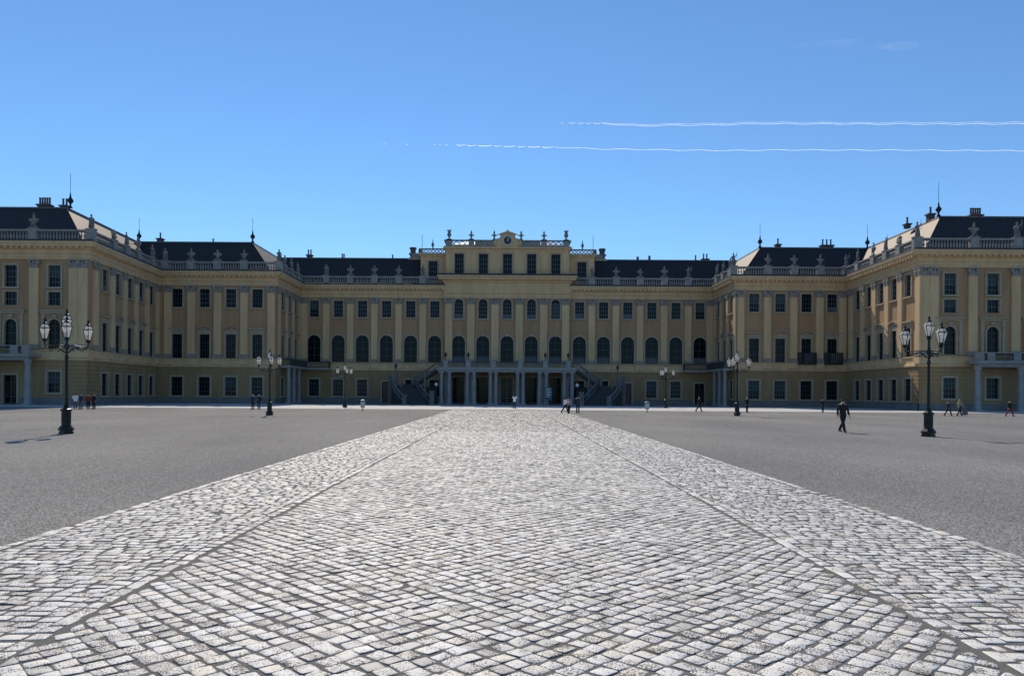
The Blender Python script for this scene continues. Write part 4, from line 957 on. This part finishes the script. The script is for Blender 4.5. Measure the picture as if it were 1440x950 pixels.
# ------------------------------------------------------------------ candelabra lamps
def make_lamp():
    root = bpy.data.objects.new('street_lamp', None); COL.objects.link(root)
    b = MB()
    for r_, z0, z1 in ((.40, 0, .10), (.36, .10, .18)): b.lathe([(r_, z0), (r_, z1)], 4, ph=PI / 4)
    b.lathe([(.42, .181), (.42, .28), (.30, .40), (.25, .46), (.25, 1.12), (.30, 1.16), (.31, 1.25), (.20, 1.30), (.12, 1.40)], 8, ph=PI / 8)
    for k in range(8):
        a = 2 * PI * k / 8; b.box(.235 * math.cos(a) - .05, .235 * math.cos(a) + .05, .235 * math.sin(a) - .014, .235 * math.sin(a) + .014, .55, 1.05, rot=a + PI / 2)
    b.v = [(x * .78, y * .78, z * .9) for x, y, z in b.v]; link('base', b.mesh('base', ['iron']), root)
    s = MB(); s.lathe([(.105, 1.24), (.085, 1.4), (.07, 2.0), (.058, 3.4), (.085, 3.45), (.085, 3.55), (.055, 3.6), (.05, 3.85), (.10, 3.92), (.11, 4.05), (.06, 4.15), (.05, 4.55), (.10, 4.62), (.09, 4.7)], 10)
    link('post', s.mesh('post', ['iron'], True), root)
    am = MB()
    path_ = [(.08, 0, 3.72), (.35, 0, 3.98), (.65, 0, 3.92), (.88, 0, 3.93), (1.0, 0, 4.08), (1.0, 0, 4.24)]
    am.tube(path_, [.032, .028, .025, .025, .028, .028], 6)
    am.tube([(.1, 0, 4.03), (.4, 0, 4.07), (.7, 0, 4.02), (.9, 0, 4.06)], .022, 5)
    am.tube([(.38 + .15 * math.cos(t) * (1 - t / 9), 0, 3.86 + .13 * math.sin(t) * (1 - t / 9)) for t in [k * .7 for k in range(9)]], .02, 5)
    am.tube([(.72 + .1 * math.cos(t + 2) * (1 - t / 9), 0, 3.86 + .09 * math.sin(t + 2) * (1 - t / 9)) for t in [k * .7 for k in range(9)]], .018, 5)
    am.lathe([(.06, 4.22), (.12, 4.28), (.05, 4.32)], 8, (1.0, 0, 0))
    AM = am.mesh('arm', ['iron'], True)
    n = 6; rb, rt, h = .115, .235, .47
    lf = MB(); lf.lathe([(.04, -.02), (rb + .02, 0), (rb + .02, .03)], n)
    for k in range(n):
        a = 2 * PI * k / n; lf.tube([(rb * math.cos(a), rb * math.sin(a), .02), (rt * math.cos(a), rt * math.sin(a), h)], .014, 4)
        a2 = 2 * PI * (k + 1) / n; lf.tube([(rt * math.cos(a), rt * math.sin(a), h), (rt * math.cos(a2), rt * math.sin(a2), h)], .018, 4)
    LF = lf.mesh('lantern', ['iron'])
    lc = MB()
    for k in range(n):
        a, a2 = 2 * PI * k / n, 2 * PI * (k + 1) / n
        lc.tube([(rt * math.cos(a), rt * math.sin(a), h), (.12 * math.cos(a), .12 * math.sin(a), h + .16)], .012, 4)
    lc.lathe([(.13, h + .15), (.10, h + .22), (.05, h + .25), (.04, h + .3), (.065, h + .34), (.01, h + .44)], n); LC = lc.mesh('lantern_cap', ['iron'])
    gl = MB()
    for k in range(n):
        a, a2 = 2 * PI * k / n + .04, 2 * PI * (k + 1) / n - .04; q = .985
        gl.add([(rb * q * math.cos(a), rb * q * math.sin(a), .03), (rb * q * math.cos(a2), rb * q * math.sin(a2), .03), (rt * q * math.cos(a2), rt * q * math.sin(a2), h - .01), (rt * q * math.cos(a), rt * q * math.sin(a), h - .01)], [(0, 1, 2, 3)])
        gl.add([(rt * q * math.cos(a), rt * q * math.sin(a), h + .005), (rt * q * math.cos(a2), rt * q * math.sin(a2), h + .005), (.125 * math.cos(a2), .125 * math.sin(a2), h + .155), (.125 * math.cos(a), .125 * math.sin(a), h + .155)], [(0, 1, 2, 3)])
    GL = gl.mesh('pane', ['lamp_glass'])
    bu = MB(); bu.lathe([(.03, .03), (.05, .12), (.07, .22), (.05, .32), (.01, .36)], 8); BU = bu.mesh('bulb', ['white_globe'], True)
    for k in range(4):
        a = R(120 * k); loc = (math.cos(a), math.sin(a), 4.33) if k < 3 else (0, 0, 4.72)
        if k < 3: link('arm', AM, root, (0, 0, 0), a)
        o = link('lantern', LF, root, loc, a); o.scale = (1.02, 1.02, 1.1)
        link('pane', GL, o); link('lantern_cap', LC, o); link('bulb', BU, o)
    return root
def ray(px_, py_):      # author's measurement: photograph pixel of a foot -> ground point (camera roll removed)
    a = ROLL; dx, dy = px_ - 712.5, py_ - 553; x = dx * math.cos(a) + dy * math.sin(a); y = -dx * math.sin(a) + dy * math.cos(a)
    D = 2.0 * F_PX / y; return (x * D / F_PX, D, 0)
lamp0 = make_lamp()
lamps = [((93, 609.5), 172, 61, 'tall lamp post with four lanterns on the left, largest and nearest there'),
         ((379, 583.5), 91.5, 54, 'lamp post before the left inner wing, second along its side of the court'),
         ((485, 572.5), 61, 54, 'small far lamp post near the left staircase and a litter bin'),
         ((1305.5, 613.5), 167, 30, 'tall lamp post with four lanterns on the right, largest and nearest there'),
         ((1036.5, 584.5), 89.5, -5, 'lamp post before the right inner wing, second along its side of the court'),
         ((936, 573.5), 59, -5, 'small far lamp post near the right litter bin and staircase')]
for i, (pp, hp, rot, lab) in enumerate(lamps):
    o = lamp0 if i == 0 else dup(lamp0)
    loc = ray(*pp); o.location = loc; o.rotation_euler = (0, 0, R(rot)); sc = hp * loc[1] / F_PX / 5.62; o.scale = (sc, sc, sc)
    tag(o, lab, 'street lamp', 'four-lantern lamp posts in the court')

# litter bins
for i, (pp, lab) in enumerate((((510, 576.8), 'pale grey litter bin on the paved strip left of the path'), ((910, 579), 'pale grey litter bin on the paved strip right of the path'))):
    root = bpy.data.objects.new('litter_bin', None); COL.objects.link(root); root.location = ray(*pp); tag(root, lab, 'litter bin', 'litter bins at the edge of the court')
    a = MB(); a.lathe([(.22, .30), (.24, .34), (.26, .92), (.28, .94), (.28, .98), (.23, .985), (.22, .7)], 12); link('body', a.mesh('body', ['bin'], False), root)
    a = MB(); a.lathe([(.14, 0), (.14, .03), (.045, .05), (.045, .30)], 8); link('foot', a.mesh('foot', ['black_iron']), root)
    a = MB(); a.lathe([(.29, 1.10), (.22, 1.17), (.05, 1.2)], 12)
    for k in range(3): t = 2 * PI * k / 3; a.tube([(.25 * math.cos(t), .25 * math.sin(t), .97), (.25 * math.cos(t), .25 * math.sin(t), 1.11)], .015, 4)
    link('lid', a.mesh('lid', ['bin']), root)

# ------------------------------------------------------------------ people
def person(label, loc, yaw, h, legs, arms, coat, trou, hair, coat_len=.82, shoe='cloth_black', lean=0.0, group='people in the court', longhair=False, head_turn=0, female=False):
    """legs/arms: ((pitch, bend) per side); arms ((pitch, abduct, elbow)); faces -y before yaw"""
    f = h / 1.75; J = {}
    hip_z = .93
    J['pel'] = Vector((0, 0, hip_z)); J['waist'] = Vector((0, -lean * .4, 1.10)); J['chest'] = Vector((0, -lean * .9, 1.32)); J['neck'] = Vector((0, -lean * 1.1, 1.47)); J['skull'] = Vector((0, -lean * 1.2 - .015, 1.60)); J['top'] = Vector((0, -lean * 1.25 - .01, 1.685))
    W_ = .185 if female else .205
    for q, sd in ((-1, 'l'), (1, 'r')):
        pit, bend = legs[0 if q < 0 else 1]
        hp = Vector((q * .10, 0, hip_z - .04)); kn = hp + Vector((q * .01, -math.sin(pit), -math.cos(pit))) * .42
        sh = pit - bend; an = kn + Vector((0, -math.sin(sh), -math.cos(sh))) * .42
        toe_p = max(-.9, min(.3, sh)) ; toe = an + Vector((q * .03, -.17 * math.cos(toe_p * .8), -.06 - .17 * math.sin(-min(0, toe_p)) * .8))
        J['hip' + sd], J['knee' + sd], J['ank' + sd], J['toe' + sd] = hp, kn, an, toe
        ap, ab, el = arms[0 if q < 0 else 1]
        so = Vector((q * W_, J['neck'].y * .9, 1.42)); up = Vector((q * math.sin(ab), -math.sin(ap) * math.cos(ab), -math.cos(ap) * math.cos(ab)))
        eb = so + up * .29; fp = ap + el; fo = Vector((q * math.sin(ab * .45), -math.sin(fp), -math.cos(fp))).normalized(); wr = eb + fo * .25; pa = wr + fo * .085
        J['sho' + sd], J['elb' + sd], J['wri' + sd], J['palm' + sd], J['fdir' + sd] = so, eb, wr, pa, fo
    dz = -min(J['ankl'].z, J['ankr'].z, J['toel'].z + .045, J['toer'].z + .045) + .075
    for k_ in J:
        if not k_.startswith('fdir'): J[k_] = J[k_] + Vector((0, 0, dz))
    names = ['pel', 'waist', 'chest', 'neck', 'skull', 'top'] + [a + b for b in 'lr' for a in ('hip', 'knee', 'ank', 'toe')] + [a + b for b in 'lr' for a in ('sho', 'elb', 'wri', 'palm')]
    idx = {n_: i for i, n_ in enumerate(names)}
    ed = [('pel', 'waist'), ('waist', 'chest'), ('chest', 'neck'), ('neck', 'skull'), ('skull', 'top')]
    for b in 'lr': ed += [('pel', 'hip' + b), ('hip' + b, 'knee' + b), ('knee' + b, 'ank' + b), ('ank' + b, 'toe' + b), ('chest', 'sho' + b), ('sho' + b, 'elb' + b), ('elb' + b, 'wri' + b), ('wri' + b, 'palm' + b)]
    rad = {'pel': (.13, .11), 'waist': (.125, .10), 'chest': (.15, .11), 'neck': (.056, .056), 'skull': (.078, .098), 'top': (.055, .065), 'hip': (.085,) * 2, 'knee': (.056,) * 2, 'ank': (.042,) * 2, 'toe': (.04, .028), 'sho': (.065,) * 2, 'elb': (.042,) * 2, 'wri': (.028,) * 2, 'palm': (.036, .02)}
    me = bpy.data.meshes.new('person'); me.from_pydata([J[n_] for n_ in names], [(idx[a], idx[b]) for a, b in ed], []); tmp = bpy.data.objects.new('tmp', me); COL.objects.link(tmp)
    md = tmp.modifiers.new('skin', 'SKIN'); md.use_smooth_shade = True
    sv = me.skin_vertices[0].data
    for n_, i in idx.items(): sv[i].radius = rad[n_ if n_ in rad else n_[:-1]]; sv[i].use_root = n_ == 'pel'
    tmp.modifiers.new('sub', 'SUBSURF').levels = 1
    dg = bpy.context.evaluated_depsgraph_get(); dg.update(); ev = tmp.evaluated_get(dg).to_mesh()
    b = MB(); b.add([v_.co[:] for v_ in ev.vertices], [tuple(p_.vertices) for p_ in ev.polygons]); tmp.evaluated_get(dg).to_mesh_clear()
    bpy.data.objects.remove(tmp); bpy.data.meshes.remove(me)
    hd = J['skull']; ct, sn_ = math.cos(head_turn), math.sin(head_turn)
    T = lambda x, y_, z: (hd.x + x * ct - y_ * sn_, hd.y + x * sn_ + y_ * ct, hd.z + z)
    b.tube([T(0, -.088, .012), T(0, -.108, -.018), T(0, -.112, -.03), T(0, -.095, -.036)], [.008, .013, .015, .01], 6)       # nose
    for q in (-1, 1):
        b.ell(T(q * .032, -.088, .014), (.012, .008, .007), 6, 4, 1); b.ell(T(q * .08, .005, -.005), (.012, .02, .03), 6, 4)       # eyes, ears
    b.ell(T(0, -.088, -.058), (.022, .008, .006), 6, 4, 2)                                                                    # mouth
    for sd, q in (('l', -1), ('r', 1)):                                                                                     # fingers and thumb
        fo = J['fdir' + sd]; pa = J['palm' + sd]; side = Vector((0, 1, 0)).cross(fo); side = side.normalized() if side.length > .1 else Vector((0, 0, 1)); nrm = fo.cross(side)
        ac = Vector((0, 1, 0)) - fo * fo.y; ac = ac.normalized() if ac.length > .1 else Vector((1, 0, 0)); cur = fo.cross(ac) * q
        for i, L in enumerate((.07, .078, .073, .058)):
            o_ = pa + ac * (.026 - .0175 * i) + fo * .005; b.tube([o_, o_ + fo * L * .45 + cur * .004, o_ + fo * L * .8 + cur * .018, o_ + fo * L * .95 + cur * .034], [.009, .0088, .008, .006], 6)
        o_ = J['wri' + sd] + fo * .035 - ac * .025; b.tube([o_, o_ + fo * .03 - ac * .025, o_ + fo * .065 - ac * .03 + cur * .012], [.011, .010, .007], 6)
    root = link('person', b.mesh('person', ['skin', 'eye', 'cloth_pink'], True), None, loc, yaw); root.scale = (f, f, f)
    tag(root, label, 'person', group)
    # coat
    c = MB(); hem = coat_len + dz
    def loop(ring_list, n=14):
        vs = []; fs = []
        for (cx, cy, z, rx, ry) in ring_list:
            for k_ in range(n): t = 2 * PI * k_ / n; vs.append((cx + rx * math.cos(t), cy + ry * math.sin(t), z))
        for j in range(len(ring_list) - 1):
            for k_ in range(n): fs.append((j * n + k_, j * n + (k_ + 1) % n, (j + 1) * n + (k_ + 1) % n, (j + 1) * n + k_))
        fs.append(tuple(range(n))[::-1]); c.add(vs, fs)
    wa, ch, ne = J['waist'], J['chest'], J['neck']; m_ = .9 if female else 1
    loop([(0, 0, hem, .185 * m_, .15), (0, 0, (hem + wa.z) / 2, .178 * m_, .145), (0, wa.y, wa.z, .165 * m_, .135), (0, ch.y, ch.z - .05, .195 * m_, .14), (0, ch.y, ch.z + .05, .205 * m_, .135), (0, ne.y, ne.z - .05, .17, .10), (0, ne.y, ne.z - .01, .10, .08), (0, ne.y, ne.z + .03, .075, .072)])
    for sd in 'lr': c.tube([J['sho' + sd] + Vector((0, 0, .01)), J['sho' + sd].lerp(J['elb' + sd], .5), J['elb' + sd], J['elb' + sd].lerp(J['wri' + sd], .6), J['wri' + sd]], [.082, .07, .06, .052, .046], 9)
    link('jacket', c.mesh('jacket', [coat], True), root)
    c = MB(); loop([(0, 0, hem - .12 if hem > 1 else J['pel'].z - .12, .165, .125), (0, 0, J['pel'].z, .165, .128), (0, 0, J['waist'].z - .02, .15, .12)])
    for sd in 'lr': c.tube([J['hip' + sd] + Vector((0, 0, .05)), J['hip' + sd].lerp(J['knee' + sd], .5), J['knee' + sd], J['knee' + sd].lerp(J['ank' + sd], .5), J['ank' + sd] + Vector((0, 0, -.01))], [.105, .093, .076, .070, .066], 9)
    link('trousers', c.mesh('trousers', [trou], True), root)
    for sd in 'lr':
        c = MB(); a_, t_ = J['ank' + sd], J['toe' + sd]; bk = a_ + (a_ - t_) * .32; bk.z = min(a_.z - .04, t_.z + .03)
        c.tube([bk, a_ + Vector((0, 0, -.035)), a_.lerp(t_, .5) + Vector((0, 0, -.012)), t_], [.038, .05, .045, .034], 8); link('shoe', c.mesh('shoe', [shoe], True), root)
    c = MB(); c.ell(T(0, .018, .035), (.09, .10, .088), 10, 7)
    if longhair: c.tube([T(0, .05, .02), T(0, .085, -.08), T(0, .09, -.2)], [.08, .085, .045], 8)
    link('hair', c.mesh('hair', [hair], True), root)
    return root
def at(px_, py_): return ray(px_, py_)
def scl(px_, py_, hp): return hp * ray(px_, py_)[1] / F_PX
stand = ((.06, .05), (-.06, .03)); walk = ((.42, .12), (-.30, .38)); walk2 = ((-.28, .35), (.40, .1))
hang = ((.05, .12, .15), (-.05, .12, .15)); swing = ((-.35, .14, .3), (.35, .14, .35)); swing2 = ((.35, .14, .35), (-.35, .14, .3))
person('man in black jacket and dark trousers walking towards us on the right gravel', at(1185, 608), R(12), min(1.86, scl(1185, 608, 48)), walk, ((-.12, .2, .15), (.1, .2, .2)), 'cloth_black', 'cloth_black', 'hair_dark', .80)
person('person in white top raising both arms to photograph the palace from the path', at(723.5, 574.6), R(175), 1.76, ((.25, .05), (-.25, .1)), ((1.35, .15, .85), (1.35, .15, .85)), 'cloth_white', 'cloth_navy', 'hair_dark', .88, female=True)
person('woman in white top and dark trousers walking left in the group of three', at(794.5, 581), R(100), 1.70, walk, ((.5, .1, 1.3), (.2, .1, .8)), 'cloth_white', 'cloth_black', 'hair_dark', .86, longhair=True, female=True, group='three people walking by the path')
person('person in dull pink top between the woman in white and the man pointing', at(800, 581), R(160), 1.66, walk2, swing, 'cloth_pink', 'cloth_black', 'hair_dark', .85, group='three people walking by the path')
person('man in blue jacket stretching one arm out to the right', at(812.5, 581), R(180), 1.80, stand, ((1.0, .9, .4), (.1, .1, .3)), 'cloth_navy', 'cloth_navy', 'hair_dark', .80, group='three people walking by the path')
person('person in dark coat and white shirt striding past the far right lamp', at(983, 578.8), R(60), 1.86, walk, swing, 'cloth_black', 'cloth_black', 'hair_dark', .82)
person('person in long black coat standing by the second right lamp', at(1050.5, 579.6), R(30), 1.80, stand, hang, 'cloth_black', 'cloth_black', 'hair_grey', .50)
person('dark-clad person alone before the right inner wing wall', at(1157, 579.5), R(-150), 1.68, stand, hang, 'cloth_black', 'cloth_navy', 'hair_dark', .72)
person('person in black jacket walking ahead of a fair-haired companion at right', at(1333.5, 585), R(95), 1.62, walk, swing, 'cloth_black', 'cloth_black', 'hair_dark', .78, group='pair walking below the right outer wing')
person('fair-haired person in tan coat walking behind a person in black', at(1349.5, 585), R(95), 1.72, walk2, swing2, 'cloth_tan', 'cloth_black', 'hair_blond', .75, longhair=True, female=True, group='pair walking below the right outer wing')
person('person in dark jacket with red trousers by the right portico column', at(1420, 585.6), R(20), 1.70, walk2, hang, 'cloth_black', 'cloth_red', 'hair_brown' if 'hair_brown' in M else 'hair_dark', .74)
person('person in pale top standing behind the nearest left lamp', at(106, 575.2), R(20), 1.68, stand, ((.4, .1, 1.2), (.1, .1, .2)), 'cloth_white', 'cloth_grey', 'hair_dark', .84, group='people in the shade at left')
person('person in dark jacket standing close beside the one in the pale top', at(113.5, 575.4), R(-20), 1.74, stand, hang, 'cloth_navy', 'cloth_grey', 'hair_dark', .78, group='people in the shade at left')
person('person in red top in the shade, right of the nearest left lamp', at(124, 575.2), R(40), 1.70, stand, hang, 'cloth_red', 'cloth_black', 'hair_dark', .80, group='people in the shade at left')
person('person in black at the right end of the shaded left group', at(132, 575.2), R(-30), 1.74, stand, hang, 'cloth_black', 'cloth_black', 'hair_dark', .76, group='people in the shade at left')
person('man in dark clothes left of the pair before the left inner wing', at(355.5, 575.2), R(-30), 1.75, stand, hang, 'cloth_navy', 'cloth_black', 'hair_grey', .78, group='pair beside the second left lamp')
person('person in dark clothes right of the pair before the left inner wing', at(364, 575.2), R(30), 1.72, stand, ((.3, .1, 1.2), (.1, .1, .2)), 'cloth_black', 'cloth_navy', 'hair_grey', .80, group='pair beside the second left lamp')
tr = MB(); tr.box(-.22, .22, -.14, .14, .12, .72); tr.lathe([(.07, -.03), (.07, .03)], 8, (0, 0, .07)); tr.tube([(-.15, .12, .7), (-.15, .16, 1.0), (.15, .16, 1.0), (.15, .12, .7)], .015, 5)
o = link('trolley_bag', tr.mesh('trolley_bag', ['cloth_grey']), None, ray(1357, 584.6), .3); tag(o, 'grey wheeled bag beside the fair-haired person at right', 'bag')

# ------------------------------------------------------------------ contrails and faint cirrus, at flying height
V1 = vapour('contrail_vapour', .97, .012, .10, .42); V2 = vapour('cirrus_vapour', .036, .0022, .40, .80, (.45, .5, 1))
Y0 = 22000
def sx(px_): return (px_ - 712.5) / F_PX * Y0
def sz(py_): return 2 + (553 - py_) / F_PX * Y0
def trail(strands, label, name='contrail'):
    mb = MB()
    for pts, r0 in strands:
        n = max(6, int((pts[-1][0] - pts[0][0]) / 6)); path_ = []; rad = []
        for i in range(n + 1):
            x = pts[0][0] + (pts[-1][0] - pts[0][0]) * i / n
            for (a, ya), (b_, yb) in zip(pts, pts[1:]):
                if a <= x <= b_: y_ = ya + (yb - ya) * (.5 - .5 * math.cos(PI * (x - a) / (b_ - a))); break
            path_.append((sx(x), Y0 + 40 * math.sin(i * .7), sz(y_ + .0012 * (x - 712.5) + random.uniform(-.03, .03)))); rad.append(r0 * random.uniform(.75, 1.2))
        vs = []; nq = 5
        for (x_, y_, z_), q_ in zip(path_, rad):
            for t in range(nq): a_ = PI * (1.12 + .76 * t / (nq - 1)) - PI * .12; vs.append((x_, y_ + q_ * math.cos(a_), z_ + q_ * math.sin(a_)))
        mb.add(vs, [(i * nq + t, (i + 1) * nq + t, (i + 1) * nq + t + 1, i * nq + t + 1) for i in range(len(path_) - 1) for t in range(nq - 1)])
    o = link(name, mb.mesh(name, [V1], True)); tag(o, label, 'contrail', 'aircraft trails in the sky'); o['kind'] = 'stuff'
trail([([(845, 172.5), (885, 175.4), (980, 173.9), (1080, 171.2), (1200, 170.6), (1300, 169.9), (1360, 169.4), (1440, 168.6), (2100, 162)], 5.5),
       ([(845, 171.5), (885, 173.7), (980, 171.9), (1080, 169.3), (1200, 168.9), (1300, 167.8), (1360, 167.2), (1440, 166.6), (2100, 160)], 4)] +
      [([(a, 172), (b_, 172.4)], 7) for a, b_ in ((786, 790), (797, 806), (810, 818), (821, 829), (832, 843))], 'double white aircraft trail, upper of the two in the sky')
trail([([(778, 206.6), (860, 208.6), (1000, 209.2), (1140, 207.4), (1300, 206.6), (1440, 206.3), (2100, 203)], 6.5)] +
      [([(a, c_), (b_, c_ + .2)], r_ * .62) for a, b_, c_, r_ in ((537, 540, 203.4, 13), (553, 555, 203.5, 12), (569, 573, 203.6, 13), (584, 586, 203.6, 11), (608, 611, 203.8, 13), (615, 618, 203.8, 13), (624, 628, 203.9, 13), (640, 652, 204.2, 16), (654, 667, 204.6, 16), (670, 690, 204.9, 15), (693, 702, 205.2, 15), (706, 722, 205.4, 16), (726, 736, 205.6, 16), (740, 757, 206, 16), (760, 776, 206.3, 16))], 'single white aircraft trail breaking into dots, lower of the two in the sky')
mb = MB(); zc = 8600
for cx_, cy_, w_, d_ in ((1180, 64, 2300, 2000), (1262, 63, 1000, 1300), (1130, 77, 500, 900)):
    Yc = (zc - 2) * F_PX / (553 - cy_); Xc = (cx_ - 712.5) / F_PX * Yc; n = 24
    ring = [(Xc + .5 * w_ * math.cos(2 * PI * i / n) * random.uniform(.75, 1.1), Yc + .5 * d_ * .3 * math.sin(2 * PI * i / n) * random.uniform(.7, 1.15), zc) for i in range(n)]
    mb.add(ring + [(q[0], q[1], q[2] + 60) for q in ring], [tuple(range(n))[::-1], tuple(range(n, 2 * n))] + [(i, (i + 1) % n, (i + 1) % n + n, i + n) for i in range(n)])
o = link('cirrus_cloud', mb.mesh('cirrus_cloud', [V2])); tag(o, 'faint wisps of thin cloud high at upper right', 'cloud'); o['kind'] = 'stuff'
